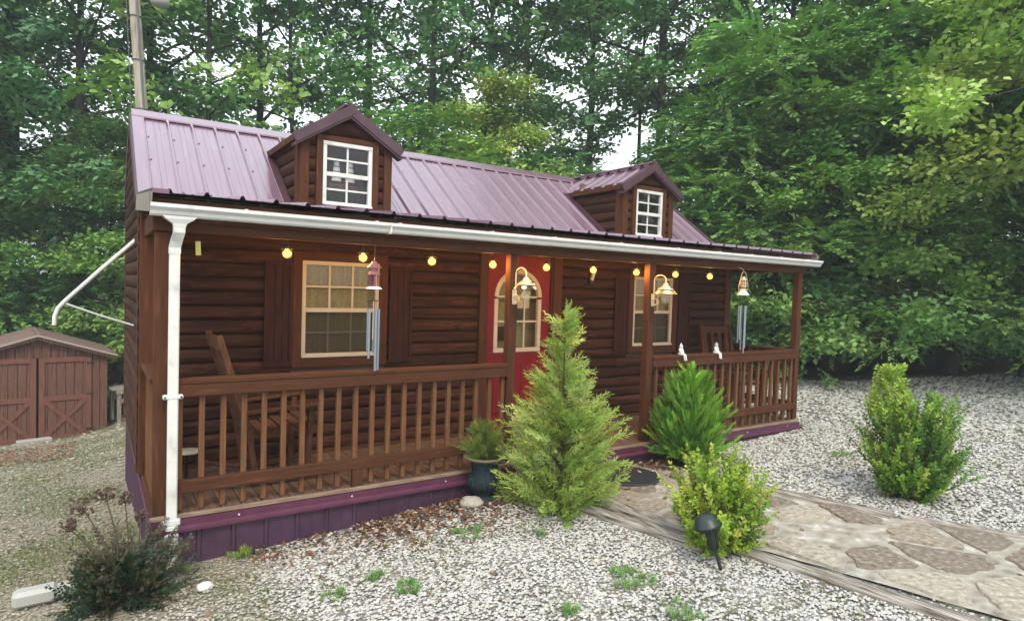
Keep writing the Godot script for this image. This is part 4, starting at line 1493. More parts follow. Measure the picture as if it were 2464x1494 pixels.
func make_post_lamp(x: float, label: String, fancy: bool) -> void:
	var t := thing("gooseneck_lamp", label, "lamp", Vector3(x, 1.55, 0.0), 0.0, "gooseneck lamps on the porch posts")
	var sp := []
	var sr := []
	for k in 20:
		var a := TAU * k / 16.0 - 0.4
		var r := 0.042 * (1.0 - k * 0.018)
		sp.append(Vector3(-0.015 + cos(a) * r * 0.35, sin(a) * r, 0.05 + cos(a) * r))
		sr.append(0.007)
	tube_part("scroll", t, sp, sr, M.pale_brass, 8)
	box_part("back_plate", t, Vector3(0, 0.02, 0.006), Vector3(0.05, 0.14, 0.012), M.pale_brass, 0.004)
	var gp := []
	var gr := []
	for k in 15:
		var a := PI - PI * k / 14.0
		gp.append(Vector3(0, 0.24 + sin(a) * 0.055, 0.105 + cos(a) * 0.085))
		gr.append(0.0075)
	gp.push_front(Vector3(0, 0.1, 0.02))
	gr.push_front(0.0075)
	gp.push_front(Vector3(0, 0.02, 0.018))
	gr.push_front(0.0075)
	gp.append(Vector3(0, 0.2, 0.19))
	gr.append(0.0075)
	tube_part("gooseneck", t, gp, gr, M.pale_brass, 10)
	var c := Vector3(0, 0, 0.19)
	lathe_part("shade", t, [Vector2(0.0, 0.215), Vector2(0.016, 0.212), Vector2(0.026, 0.2), Vector2(0.028, 0.185), Vector2(0.05, 0.17), Vector2(0.086, 0.142), Vector2(0.09, 0.135)], M.pale_brass, c, 24)
	if fancy:
		# scalloped skirt with gaps
		var n := 12
		for k in n:
			var st := ST()
			var a0 := TAU * (k + 0.06) / n
			var a1 := TAU * (k + 0.94) / n
			var P := []
			for q in [[a0, 0.09, 0.135], [a1, 0.09, 0.135], [a1, 0.112, 0.108], [(a0 + a1) / 2, 0.118, 0.096], [a0, 0.112, 0.108]]:
				P.append(Vector3(cos(q[0]) * q[1], q[2], sin(q[0]) * q[1]))
			otria(st, Vector3(0, 0.1, 0), P[0], P[1], P[2])
			otria(st, Vector3(0, 0.1, 0), P[0], P[2], P[4])
			otria(st, Vector3(0, 0.1, 0), P[4], P[2], P[3])
			obj("scallop", done(st), M.pale_brass if k % 2 == 0 else M.rocker_wood, t, c)
	else:
		lathe_part("brim", t, [Vector2(0.086, 0.135), Vector2(0.098, 0.122), Vector2(0.1, 0.112), Vector2(0.122, 0.098), Vector2(0.124, 0.093), Vector2(0.0, 0.1)], M.brass, c, 24)
	lathe_part("band", t, [Vector2(0.088, 0.139), Vector2(0.093, 0.137), Vector2(0.093, 0.13), Vector2(0.088, 0.13)], M.black_metal, c, 24)
	box_part("solar_panel", t, c + Vector3(0.03, 0.166, 0.052), Vector3(0.045, 0.006, 0.03), M.black_metal)
	lathe_part("globe", t, [Vector2(0.034, 0.12), Vector2(0.046, 0.08), Vector2(0.044, 0.02), Vector2(0.03, -0.01), Vector2(0.0, -0.014)], M.lamp_glass, c, 18)

func make_figurine(x: float, label: String, hat: bool) -> void:
	var t := thing("figurine", label, "figurine", Vector3(x, 0.945, 0.0), 0.15, "white figurines sitting on the rail")
	lathe_part("body", t, [Vector2(0, 0.0), Vector2(0.032, 0.004), Vector2(0.036, 0.018), Vector2(0.026, 0.03), Vector2(0.022, 0.04), Vector2(0.027, 0.052), Vector2(0.03, 0.066), Vector2(0.022, 0.078), Vector2(0.012, 0.083)], M.ceramic, Vector3.ZERO, 16)
	if hat:
		lathe_part("head", t, [Vector2(0.012, 0.082), Vector2(0.022, 0.092), Vector2(0.024, 0.104), Vector2(0.016, 0.116), Vector2(0.0, 0.12)], M.ceramic, Vector3.ZERO, 14)
		lathe_part("hat", t, [Vector2(0.03, 0.108), Vector2(0.03, 0.112), Vector2(0.018, 0.116), Vector2(0.014, 0.132), Vector2(0.0, 0.136)], M.chime_tube, Vector3.ZERO, 14)
	else:
		lathe_part("head", t, [Vector2(0.01, 0.082), Vector2(0.022, 0.092), Vector2(0.021, 0.106), Vector2(0.01, 0.122), Vector2(0.003, 0.138), Vector2(0.0, 0.142)], M.ceramic, Vector3.ZERO, 14)
	for s in [-1, 1]:
		tube_part("leg", t, [Vector3(s * 0.014, 0.012, 0.0), Vector3(s * 0.017 + 0.01, 0.014, 0.03), Vector3(s * 0.017 + 0.016, -0.002, 0.046), Vector3(s * 0.016 + 0.02, -0.05, 0.05), Vector3(s * 0.016 + 0.022, -0.056, 0.064)], [0.011, 0.011, 0.01, 0.008, 0.006], M.ceramic, 8)
		tube_part("arm", t, [Vector3(s * 0.026, 0.066, 0.0), Vector3(s * 0.036, 0.045, 0.008), Vector3(s * 0.02, 0.026, 0.026)], [0.007, 0.007, 0.006], M.ceramic, 7)

func make_rocker(called: String, label: String, at: Vector3, turn: float, m: Material, slats: int, lean := 0.24) -> void:
	# sits facing +z in its own axes
	var t := thing(called, label, "rocking chair", at, turn, "wooden rocking chairs on the porch")
	for s in [-1, 1]:
		var x: float = s * 0.27
		var rp := []
		var rq := []
		for k in 11:
			var u := k / 10.0
			rp.append(Vector3(x, 0.022 + pow(u * 2.0 - 1.0, 2.0) * 0.09, -0.5 + u * 0.92))
			rq.append(0.017)
		tube_part("rocker", t, rp, rq, m, 8)
		bar_part("leg", t, Vector3(x, 0.03, 0.22), Vector3(x, 0.61, 0.25), 0.04, 0.045, m, Vector3(0, 0, 1), 0.004)
		bar_part("leg", t, Vector3(x, 0.05, -0.18), Vector3(x, 0.45, -0.24), 0.04, 0.045, m, Vector3(0, 0, 1), 0.004)
		bar_part("back_post", t, Vector3(x, 0.4, -0.225), Vector3(x, 1.22, -0.225 - 0.82 * lean), 0.042, 0.05, m, Vector3(0, 0, 1), 0.005)
		bar_part("arm", t, Vector3(s * 0.285, 0.6, -0.28), Vector3(s * 0.3, 0.635, 0.32), 0.09, 0.025, m, Vector3.UP, 0.006)
	for k in 6:
		box_part("seat_slat", t, Vector3(0, 0.41 + 0.012 * k, -0.2 + 0.09 * k), Vector3(0.54, 0.02, 0.08), m, 0.004)
	for k in slats:
		var x := -0.2 + 0.4 * k / (slats - 1)
		bar_part("back_slat", t, Vector3(x, 0.44, -0.235), Vector3(x, 1.14, -0.235 - 0.7 * lean), 0.055, 0.016, m, Vector3(0, 0, 1), 0.003)
	bar_part("top_rail", t, Vector3(-0.29, 1.15, -0.24 - 0.72 * lean), Vector3(0.29, 1.15, -0.24 - 0.72 * lean), 0.028, 0.1, m, Vector3.UP, 0.006)
	bar_part("stretcher", t, Vector3(-0.27, 0.22, 0.23), Vector3(0.27, 0.22, 0.23), 0.025, 0.04, m, Vector3.UP, 0.004)
	bar_part("stretcher", t, Vector3(-0.27, 0.2, -0.2), Vector3(0.27, 0.2, -0.2), 0.025, 0.04, m, Vector3.UP, 0.004)

func make_porch_things() -> void:
	make_string_lights()
	make_chimes()
	make_post_lamp(2.955, "brass gooseneck lamp with scalloped shade on the post before the red door", true)
	make_post_lamp(4.79, "plain brass gooseneck lamp on the post beside the second window", false)
	make_figurine(5.285, "white seated figurine with pointed head on the rail, nearest the lamp post", false)
	make_figurine(5.905, "white seated figurine wearing a grey hat on the rail", true)
	make_rocker("rocking_chair", "brown wooden rocking chair turned sideways beside the near window", Vector3(0.93, 0.0, -0.62), PI / 2, M.rocker_wood, 5, 0.3)
	make_rocker("rocking_chair", "brown slat back rocking chair at the far end of the porch", Vector3(7.0, 0.0, -0.56), -0.12, M.wood_y, 4, 0.2)
	var t := thing("side_table", "low side table with a round white top behind the downspout", "side table", Vector3(0.3, 0.0, -0.72))
	lathe_part("table_top", t, [Vector2(0, 0.262), Vector2(0.09, 0.262), Vector2(0.1, 0.255), Vector2(0.1, 0.247), Vector2(0.09, 0.242), Vector2(0, 0.242)], M.cream_vinyl, Vector3.ZERO, 24)
	for k in 3:
		var a := TAU * k / 3.0 + 0.5
		tube_part("leg", t, [Vector3(cos(a) * 0.06, 0.245, sin(a) * 0.06), Vector3(cos(a) * 0.11, 0.0, sin(a) * 0.11)], [0.014, 0.012], M.shutter, 8)
	# yellow tag hanging under the beam
	var st := ST()
	box(st, Vector3.ZERO, Vector3(0.034, 0.1, 0.006), Basis(Vector3.BACK, 0.05), 0.002)
	t = thing("hanging_tag", "small yellow tag hanging under the beam near the downspout", "tag", Vector3(0.272, 1.87, -0.06))
	obj("plate", done(st), M.yellow_plastic, t)
	tube_part("thread", t, [Vector3(0, 0.05, 0), Vector3(0, 0.11, 0.0)], [0.0015, 0.0015], M.black_metal, 4)
	# small white wall fixture under the sixth bulb
	t = thing("wall_fixture", "small white fixture on the log wall right of the red door", "wall fixture", Vector3(4.83, 1.83, WZ + 0.05))
	lathe_part("base", t, [Vector2(0, 0.05), Vector2(0.035, 0.045), Vector2(0.04, 0.0), Vector2(0, 0)], M.black_metal, Vector3(0, -0.07, 0), 16, Basis(Vector3.RIGHT, PI / 2))
	bar_part("arm", t, Vector3(0, -0.05, 0.03), Vector3(-0.02, 0.07, 0.1), 0.04, 0.035, M.ceramic, Vector3(0, 0, 1), 0.008)
	# model ship on the sill of the nearer dormer
	t = thing("model_ship", "white sailed model ship standing inside the nearer dormer window", "model ship", Vector3(1.77, 2.62, DZ - 0.12))
	st = ST()
	lathe(st, [Vector2(0.0, -0.5), Vector2(0.3, -0.35), Vector2(0.42, 0.0), Vector2(0.38, 0.4), Vector2(0.0, 0.5)], 10, Transform3D(Basis(Vector3.BACK, PI / 2).scaled(Vector3(0.36, 0.1, 0.12)), Vector3.ZERO))
	obj("hull", done(st), M.rocker_wood, t)
	for k in 2:
		var mx := -0.075 + 0.14 * k
		tube_part("mast", t, [Vector3(mx, 0, 0), Vector3(mx, 0.27, 0)], [0.005, 0.003], M.rocker_wood, 6)
		for j in 4:
			var w := 0.05 - 0.007 * j
			st = ST()
			st.set_smooth_group(0)
			var y := 0.06 + 0.05 * j
			for q in 6:
				var a := -1.0 + 2.0 * q / 6.0
				var b := -1.0 + 2.0 * (q + 1) / 6.0
				quad(st, Vector3(mx + a * w, y, 0.02 * (1.0 - a * a)), Vector3(mx + b * w, y, 0.02 * (1.0 - b * b)), Vector3(mx + b * w * 0.9, y + 0.042, 0.014 * (1.0 - b * b)), Vector3(mx + a * w * 0.9, y + 0.042, 0.014 * (1.0 - a * a)))
			obj("sail", done(st), M.ceramic, t)

# ---------------------------------------------------------------- shed, pole and small yard things
func make_shed() -> void:
	var at := Vector3(-1.28, -1.8, -11.0)
	var t := thing("storage_shed", "weathered brown board shed with double X-braced doors behind the yard", "shed", at, 0.1)
	var hw := 1.21
	var wh := 1.8
	var rise := 0.37
	var dp := 2.1
	var front := sub("front_wall", t)
	var n := 17
	for i in n:
		var x := -hw + 2 * hw * (i + 0.5) / n
		var top := wh + rise * (1.0 - absf(x) / hw) - 0.02
		var y0 := 1.72 if absf(x) < 0.93 else 0.0
		box_part("board", front, Vector3(x, (top + y0) / 2, -0.02 + 0.004 * (i % 2)), Vector3(2 * hw / n - 0.008, top - y0, 0.03), M.shed_wood, 0.004)
	for s in [-1, 1]:
		var w := sub("side_wall", t)
		for i in 18:
			box_part("board", w, Vector3(s * (hw - 0.015), wh / 2, -0.05 - dp * (i + 0.5) / 18), Vector3(0.03, wh, dp / 18 - 0.008), M.shed_wood)
	box_part("back_wall", t, Vector3(0, wh / 2, -dp - 0.05), Vector3(2 * hw - 0.06, wh, 0.04), M.shed_wood)
	for s in [-1, 1]:
		var d := sub("door", t)
		var cx: float = s * 0.47
		for i in 6:
			box_part("board", d, Vector3(cx + (i - 2.5) * 0.15, 0.87, 0.0 + 0.003 * (i % 2)), Vector3(0.143, 1.68, 0.022), M.shed_wood, 0.003)
		for q in [-1, 1]:
			box_part("stile", d, Vector3(cx + q * 0.4, 0.87, 0.026), Vector3(0.1, 1.7, 0.026), M.shed_trim, 0.004)
		for y in [0.06, 0.88, 1.68]:
			box_part("rail", d, Vector3(cx, y, 0.025), Vector3(0.7, 0.1, 0.024), M.shed_trim, 0.004)
		bar_part("brace", d, Vector3(cx - 0.35, 0.1, 0.025), Vector3(cx + 0.35, 0.84, 0.025), 0.022, 0.085, M.shed_trim, Vector3(-0.7, 0.7, 0))
		bar_part("brace", d, Vector3(cx - 0.35, 0.84, 0.03), Vector3(cx + 0.35, 0.1, 0.03), 0.022, 0.085, M.shed_trim, Vector3(0.7, 0.7, 0))
		for y in [0.2, 0.95, 1.6]:
			box_part("hinge", d, Vector3(cx + s * 0.42, y, 0.044), Vector3(0.12, 0.035, 0.008), M.black_metal)
	box_part("sill", t, Vector3(0, 0.0, -0.03), Vector3(2 * hw, 0.1, 0.05), M.shed_trim)
	for s in [-1, 1]:
		var r := sub("roof", t)
		var a := Vector3(s * (hw + 0.16), wh - 0.05, 0)
		var b := Vector3(0, wh + rise + 0.03, 0)
		var rows := 8
		for k in rows:
			var p := a.lerp(b, float(k) / rows)
			var q := a.lerp(b, float(k + 1) / rows + 0.03)
			bar_part("shingle_course", r, p + Vector3(0, 0.012, -dp / 2), q + Vector3(0, 0.004, -dp / 2), dp + 0.3, 0.014, M.shingle, Vector3.UP)
		bar_part("drip_edge", r, a + Vector3(0, -0.004, 0.16), b + Vector3(0, -0.004, 0.16), 0.016, 0.04, M.pale_trim, Vector3.UP)
		bar_part("barge_board", r, a + Vector3(0, -0.055, 0.12), b + Vector3(0, -0.055, 0.12), 0.03, 0.06, M.shed_wood, Vector3.UP)
	var st := thing("step_block", "grey concrete block lying before the shed doors", "block", on_ground(-1.3, -10.6, 0.03), 0.238)
	box_part("slab", st, Vector3.ZERO, Vector3(0.56, 0.09, 0.2), M.concrete, 0.01)
	var bt := thing("work_table", "rough wooden table standing between the shed and the cabin", "table", on_ground(0.55, -11.3, 0.0), 0.238)
	for k in 4:
		box_part("top_board", bt, Vector3(0, 0.62, -0.3 + 0.15 * k), Vector3(1.2, 0.035, 0.145), M.grey_weathered, 0.004)
	for s in [-1, 1]:
		for z in [-0.28, 0.22]:
			box_part("leg", bt, Vector3(s * 0.48, 0.25, z), Vector3(0.07, 0.7, 0.07), M.grey_weathered, 0.004)
			bar_part("brace", bt, Vector3(s * 0.48, 0.32, z), Vector3(s * 0.2, 0.58, z), 0.04, 0.06, M.grey_weathered)
	box_part("apron", bt, Vector3(0, 0.57, 0.26), Vector3(1.1, 0.07, 0.03), M.grey_weathered)

func make_pole() -> void:
	var z := -10.5
	var b := Vector3(0.95, -1.8, z)
	var top := Vector3(0.2, 9.2, z)
	var t := thing("utility_pole", "weathered grey wooden utility pole with a lamp, rising behind the roof", "utility pole", b)
	var d := top - b
	var st := ST()
	st.set_smooth_group(0)
	tube(st, [Vector3.ZERO, d * 0.25, d * 0.5, d * 0.75, d], [0.14, 0.13, 0.118, 0.108, 0.1], 16)
	obj("pole", done(st), M.pole_wood, t)
	tube_part("conduit", t, [d * 0.02 + Vector3(0.03, 0, 0.138), d * 0.5 + Vector3(0.03, 0, 0.122), d * 0.9 + Vector3(0.03, 0, 0.11)], [0.02, 0.02, 0.02], M.conduit, 8)
	for k in [0.63, 0.72, 0.8, 0.86]:
		lathe_part("band", t, [Vector2(0.1, -0.02 if k > 0.8 else -0.008), Vector2(0.13, -0.02 if k > 0.8 else -0.008), Vector2(0.13, 0.02 if k > 0.8 else 0.008), Vector2(0.1, 0.02 if k > 0.8 else 0.008)], M.conduit, d * k, 16)
	tube_part("cable", t, [d * 0.05 + Vector3(-0.15, 0, 0.05), d * 0.5 + Vector3(-0.22, 0, 0.05), d * 0.96 + Vector3(-0.12, 0, 0.05)], [0.008, 0.008, 0.008], M.conduit, 5)
	var lamp := sub("lamp", t, Vector3(0.78, 7.44, z + 0.1) - b)
	lathe_part("refractor", lamp, [Vector2(0.0, -0.16), Vector2(0.1, -0.155), Vector2(0.17, -0.12), Vector2(0.185, -0.05), Vector2(0.175, 0.05), Vector2(0.15, 0.1)], M.frosted, Vector3.ZERO, 24)
	lathe_part("housing", lamp, [Vector2(0.16, 0.095), Vector2(0.14, 0.16), Vector2(0.09, 0.21), Vector2(0.08, 0.36), Vector2(0.0, 0.38)], M.conduit, Vector3.ZERO, 20)
	tube_part("arm", lamp, [Vector3(-0.05, 0.3, 0), Vector3(-0.3, 0.33, -0.05), Vector3(-0.46, 0.22, -0.1)], [0.025, 0.025, 0.025], M.conduit, 8)

func make_path_light(at: Vector3, tilt: Basis, label: String) -> void:
	var t := thing("path_light", label, "path light", at, 0.0, "black path lights beside the shrubs")
	t.transform.basis = tilt
	tube_part("stake", t, [Vector3(0, -0.06, 0), Vector3(0, 0.16, 0)], [0.011, 0.013], M.green_black, 8)
	lathe_part("lens", t, [Vector2(0.0, 0.145), Vector2(0.026, 0.15), Vector2(0.036, 0.22), Vector2(0.05, 0.3), Vector2(0.052, 0.33)], M.green_black, Vector3.ZERO, 18)
	for k in 8:
		var a := TAU * k / 8.0
		var d := Vector3(cos(a), 0, sin(a))
		tube_part("rib", t, [d * 0.028 + Vector3(0, 0.15, 0), d * 0.053 + Vector3(0, 0.32, 0)], [0.003, 0.003], M.black_metal, 5)
	lathe_part("cap", t, [Vector2(0.05, 0.315), Vector2(0.1, 0.312), Vector2(0.086, 0.325), Vector2(0.074, 0.36), Vector2(0.045, 0.384), Vector2(0.0, 0.39)], M.green_black, Vector3.ZERO, 22)

func make_rock(at: Vector3, s: Vector3, label: String, m: Material, sd: int) -> void:
	rng.seed = sd
	var st := ST()
	st.set_smooth_group(0)
	var n := FastNoiseLite.new()
	n.seed = sd
	n.frequency = 0.9
	var rows := 10
	var segs := 14
	var P := []
	for i in rows + 1:
		var r := []
		for k in segs:
			var a := PI * i / rows
			var b := TAU * k / segs
			var v := Vector3(sin(a) * cos(b), cos(a), sin(a) * sin(b))
			r.append(v * (1.0 + 0.45 * n.get_noise_3dv(v * 1.5)) * s)
		P.append(r)
	for i in rows:
		for k in segs:
			quad(st, P[i][k], P[i][(k + 1) % segs], P[i + 1][(k + 1) % segs], P[i + 1][k])
	var t := thing("rock", label, "rock", at, rr(0, TAU))
	obj("stone", done(st), m, t)

func make_yard_things() -> void:
	make_path_light(Vector3(3.1, ground(3.1, 2.33), 2.33), Basis(Vector3(-0.63, 0, 0.776).normalized(), 0.32), "black mushroom path light leaning in front of the small boxwood")
	make_path_light(Vector3(5.96, ground(5.96, 2.45), 2.45), Basis(Vector3(0.6, 0, 0.8).normalized(), 0.12), "black path light half hidden behind the tall boxwood")
	var t := thing("round_mat", "round black rubber mat on the path before the porch step", "mat", on_ground(4.1, 0.43, 0.035))
	lathe_part("disc", t, [Vector2(0.0, 0.012), Vector2(0.27, 0.012), Vector2(0.3, 0.018), Vector2(0.315, 0.01), Vector2(0.315, -0.02), Vector2(0.0, -0.02)], M.rubber, Vector3.ZERO, 36)
	var st := ST()
	rng.seed = 9
	for k in 7:
		var a := rr(0, TAU)
		var p := Vector3(0.08 + rr(-0.1, 0.1), 0.02 + 0.002 * k, -0.06 + rr(-0.06, 0.06))
		var d := Vector3(cos(a), 0.1, sin(a)) * rr(0.02, 0.045)
		var e := Vector3(-sin(a), 0.1, cos(a)) * 0.014
		quad(st, p - d, p + e, p + d, p - e)
	t = thing("fallen_leaves", "few tan dry leaves lying on the round black mat", "leaves", on_ground(4.1, 0.43, 0.036))
	obj("leaf", done(st), M.dry_leaf, t)
	# urn planter
	var up := on_ground(2.52, 0.27, 0.0)
	t = thing("urn_planter", "dark ribbed urn planter standing against the purple skirting", "planter", up)
	lathe_part("urn", t, [Vector2(0.0, 0.0), Vector2(0.1, 0.0), Vector2(0.105, 0.03), Vector2(0.07, 0.05), Vector2(0.062, 0.08), Vector2(0.11, 0.105), Vector2(0.142, 0.15), Vector2(0.14, 0.19), Vector2(0.118, 0.22), Vector2(0.112, 0.28), Vector2(0.12, 0.34), Vector2(0.13, 0.37)], M.urn, Vector3.ZERO, 28)
	for k in 22:
		var a := TAU * k / 22.0
		var d := Vector3(cos(a), 0, sin(a))
		tube_part("flute", t, [d * 0.085 + Vector3(0, 0.09, 0), d * 0.118 + Vector3(0, 0.11, 0), d * 0.146 + Vector3(0, 0.15, 0), d * 0.144 + Vector3(0, 0.19, 0), d * 0.122 + Vector3(0, 0.218, 0)], [0.004, 0.008, 0.01, 0.01, 0.005], M.urn, 5)
	lathe_part("rim", t, [Vector2(0.125, 0.355), Vector2(0.165, 0.368), Vector2(0.188, 0.385), Vector2(0.188, 0.395), Vector2(0.16, 0.397), Vector2(0.13, 0.385)], M.urn_rim, Vector3.ZERO, 30)
	lathe_part("soil", t, [Vector2(0.14, 0.37), Vector2(0.0, 0.378)], M.soil, Vector3.ZERO, 20)
	# pot under the arborvitae
	var pp := on_ground(5.04, 0.4, 0.0)
	t = thing("nursery_pot", "black nursery pot under the potted arborvitae", "pot", pp)
	lathe_part("pot", t, [Vector2(0.0, 0.0), Vector2(0.19, 0.0), Vector2(0.225, 0.17), Vector2(0.24, 0.175), Vector2(0.24, 0.2), Vector2(0.215, 0.2), Vector2(0.205, 0.15)], M.urn, Vector3.ZERO, 28)
	lathe_part("soil", t, [Vector2(0.21, 0.165), Vector2(0.0, 0.17)], M.soil, Vector3.ZERO, 20)
	# white downspout extension lying on the ground
	t = thing("downspout_extension", "white downspout extension lying on the ground under the dying shrub", "drain pipe")
	var a3 := on_ground(-0.2, 0.13, 0.045)
	var b3 := on_ground(-0.72, 0.14, 0.045)
	bar_part("pipe", t, a3 + Vector3(0.2, 0.015, -0.02), b3 + Vector3(0.16, 0.005, 0), 0.085, 0.075, M.frosted, Vector3.UP, 0.012)
	bar_part("flared_end", t, b3 + Vector3(0.2, 0.01, 0), b3 + Vector3(-0.03, 0.005, 0), 0.115, 0.1, M.frosted, Vector3.UP, 0.022)
	st = ST()
	var pts := []
	var rad := []
	for k in 45:
		var u := k / 44.0
		var p := Vector3(0.11, -0.12, 0.075).lerp(Vector3(0.1, -0.3, 0.11), minf(1.0, u * 1.6))
		if u > 0.62:
			p = Vector3(0.1, -0.3, 0.11).lerp(Vector3(0.0, -0.325, 0.12), (u - 0.62) / 0.38)
		pts.append(p)
		rad.append(0.045 + (0.006 if k % 2 else -0.004))
	tube(st, pts, rad, 14)
	obj("corrugated_elbow", done(st), M.white_paint, t)
	make_rock(on_ground(0.26, 0.557, 0.012), Vector3(0.05, 0.032, 0.04), "white rock lying on the gravel near the downspout", M.ceramic, 3)
	make_rock(on_ground(2.36, 0.34, 0.02), Vector3(0.11, 0.06, 0.08), "tan rounded rock lying in leaf litter beside the urn", M.rock, 4)
	make_rock(on_ground(0.62, 0.13, 0.012), Vector3(0.035, 0.025, 0.03), "small dark stone against the purple skirting", M.urn, 6)
	make_rock(on_ground(4.6, 0.75, 0.02), Vector3(0.17, 0.05, 0.12), "flat brown rock beside the path near the round mat", M.stone_b, 8)

# ---------------------------------------------------------------- plants
func leaf(st: SurfaceTool, b: Vector3, d: Vector3, s: Vector3, up: Vector3, fold := 0.15) -> void:
	# pointed oval leaf folded along its midrib: base b, length vector d, half width s
	var m := b + d * 0.42
	var l := m + s + up * fold * s.length()
	var r := m - s + up * fold * s.length()
	var l2 := b + d * 0.75 + s * 0.7 + up * fold * s.length() * 0.5
	var r2 := b + d * 0.75 - s * 0.7 + up * fold * s.length() * 0.5
	var tip := b + d - up * d.length() * 0.12
	var mid := b + d * 0.75
	tria(st, b, m, l)
	tria(st, b, r, m)
	quad(st, l, m, mid, l2)
	quad(st, m, r, r2, mid)
	tria(st, l2, mid, tip)
	tria(st, mid, r2, tip)

func simple_leaf(st: SurfaceTool, b: Vector3, d: Vector3, s: Vector3, up: Vector3) -> void:
	var m := b + d * 0.5
	var l := m + s + up * s.length() * 0.3
	var r := m - s + up * s.length() * 0.3
	var tip := b + d
	tria(st, b, tip, l)
	tria(st, b, r, tip)

# flat twig of alternate leaves along +z, as on beech and elm
func twig_mesh(sd: int, n: int, ln: float, wd: float, droop: float) -> ArrayMesh:
	rng.seed = sd
	var st := ST()
	for i in n:
		var t := (i + 0.6) / n
		var s := 1.0 if i % 2 else -1.0
		var b := Vector3(0, -droop * t * t, t)
		var a := rr(0.6, 1.0) * s * (1.0 - t * 0.5)
		var d := Vector3(sin(a), rr(-0.4, 0.12), cos(a)).normalized() * ln * rr(0.8, 1.2)
		var side := d.cross(Vector3.UP).normalized() * wd * rr(0.8, 1.15)
		var roll := rr(-0.6, 0.6)
		side = side.rotated(d.normalized(), roll)
		simple_leaf(st, b, d, side, Vector3.UP.rotated(d.normalized(), roll))
	tube(st, [Vector3.ZERO, Vector3(0, -droop * 0.25, 0.5), Vector3(0, -droop, 1.0)], [0.012, 0.008, 0.004], 3, false)
	return done(st)

# a loose bunch of broad leaves pointing outwards and down, as on maple and oak
func bunch_mesh(sd: int, n: int, ln: float, wd: float) -> ArrayMesh:
	rng.seed = sd
	var st := ST()
	for i in n:
		var a := TAU * i / n * 1.618
		var b := Vector3(rr(-0.4, 0.4), rr(-0.25, 0.3), rr(-0.4, 0.45))
		var d := Vector3(cos(a), rr(-0.7, 0.15), sin(a)).normalized() * ln * rr(0.75, 1.2)
		var side := d.cross(Vector3.UP).normalized().rotated(d.normalized(), rr(-0.7, 0.7)) * wd * rr(0.8, 1.2)
		var up := side.cross(d).normalized()
		if up.y < 0:
			up = -up
		# three-lobed blade
		var m := b + d * 0.4
		tria(st, b, m + side - d * 0.05, b + d)
		tria(st, b, b + d, m - side - d * 0.05)
	return done(st)

# feathery juniper frond along +z
func frond_mesh(sd: int, n: int, ang: float, ln: float, wd: float) -> ArrayMesh:
	rng.seed = sd
	var st := ST()
	for i in n:
		var t := (i + 0.3) / n
		var az := i * 2.4
		var out := Vector3(cos(az), sin(az) * 0.6, 0)
		var a := ang * rr(0.75, 1.2)
		var d := (Vector3(0, 0, cos(a)) + out * sin(a)).normalized() * ln * (1.0 - t * 0.55) * rr(0.7, 1.2)
		var b := Vector3(0, 0, t)
		var s := d.cross(Vector3(0.3, 0.9, 0.2)).normalized() * wd
		tria(st, b - s, b + s, b + d)
		for q in 3:
			var p := b + d * (0.3 + 0.2 * q)
			var e := (d.normalized() + Vector3(rr(-1, 1), rr(-1, 1), rr(-0.2, 0.6)) * 0.7).normalized() * ln * 0.36
			var w := e.cross(Vector3(0.2, 0.8, 0.5)).normalized() * wd * 0.8
			tria(st, p - w, p + w, p + e)
	tria(st, Vector3(-wd * 0.7, 0, 0), Vector3(wd * 0.7, 0, 0), Vector3(0, 0, 1.15))
	tria(st, Vector3(0, -wd * 0.7, 0), Vector3(0, wd * 0.7, 0), Vector3(0, 0, 1.15))
	return done(st)

# upright shoot with small paired oval leaves, as on boxwood
func shoot_mesh(sd: int, n: int, ln: float, wd: float) -> ArrayMesh:
	rng.seed = sd
	var st := ST()
	for i in n:
		var t := (i + 0.5) / n
		var az := i * 1.9
		for s in [0.0, PI]:
			var out := Vector3(cos(az + s), sin(az + s), 0)
			var d := (out * 0.9 + Vector3(0, 0, rr(0.5, 1.0))).normalized() * ln * rr(0.8, 1.15)
			var side := d.cross(Vector3(0, 0, 1)).normalized() * wd
			simple_leaf(st, Vector3(0, 0, t), d, side, Vector3(0, 0, 1))
	simple_leaf(st, Vector3(0, 0, 0.95), Vector3(0, 0.02, ln), Vector3(wd, 0, 0), Vector3.UP)
	tube(st, [Vector3.ZERO, Vector3(0, 0, 1)], [0.012, 0.006], 3, false)
	return done(st)

func aim(d: Vector3, roll: float, s: float) -> Basis:
	var z := d.normalized()
	var ref := Vector3.UP if absf(z.y) < 0.95 else Vector3.RIGHT
	var x := ref.cross(z).normalized()
	var y := z.cross(x)
	return Basis(x, y, z).rotated(z, roll).scaled_local(Vector3(s, s, s))

func vary(c: Color, v: float) -> Color:
	var k := rr(1.0 - v, 1.0 + v)
	return Color(c.r * k * rr(0.92, 1.1), c.g * k, c.b * k * rr(0.85, 1.15))

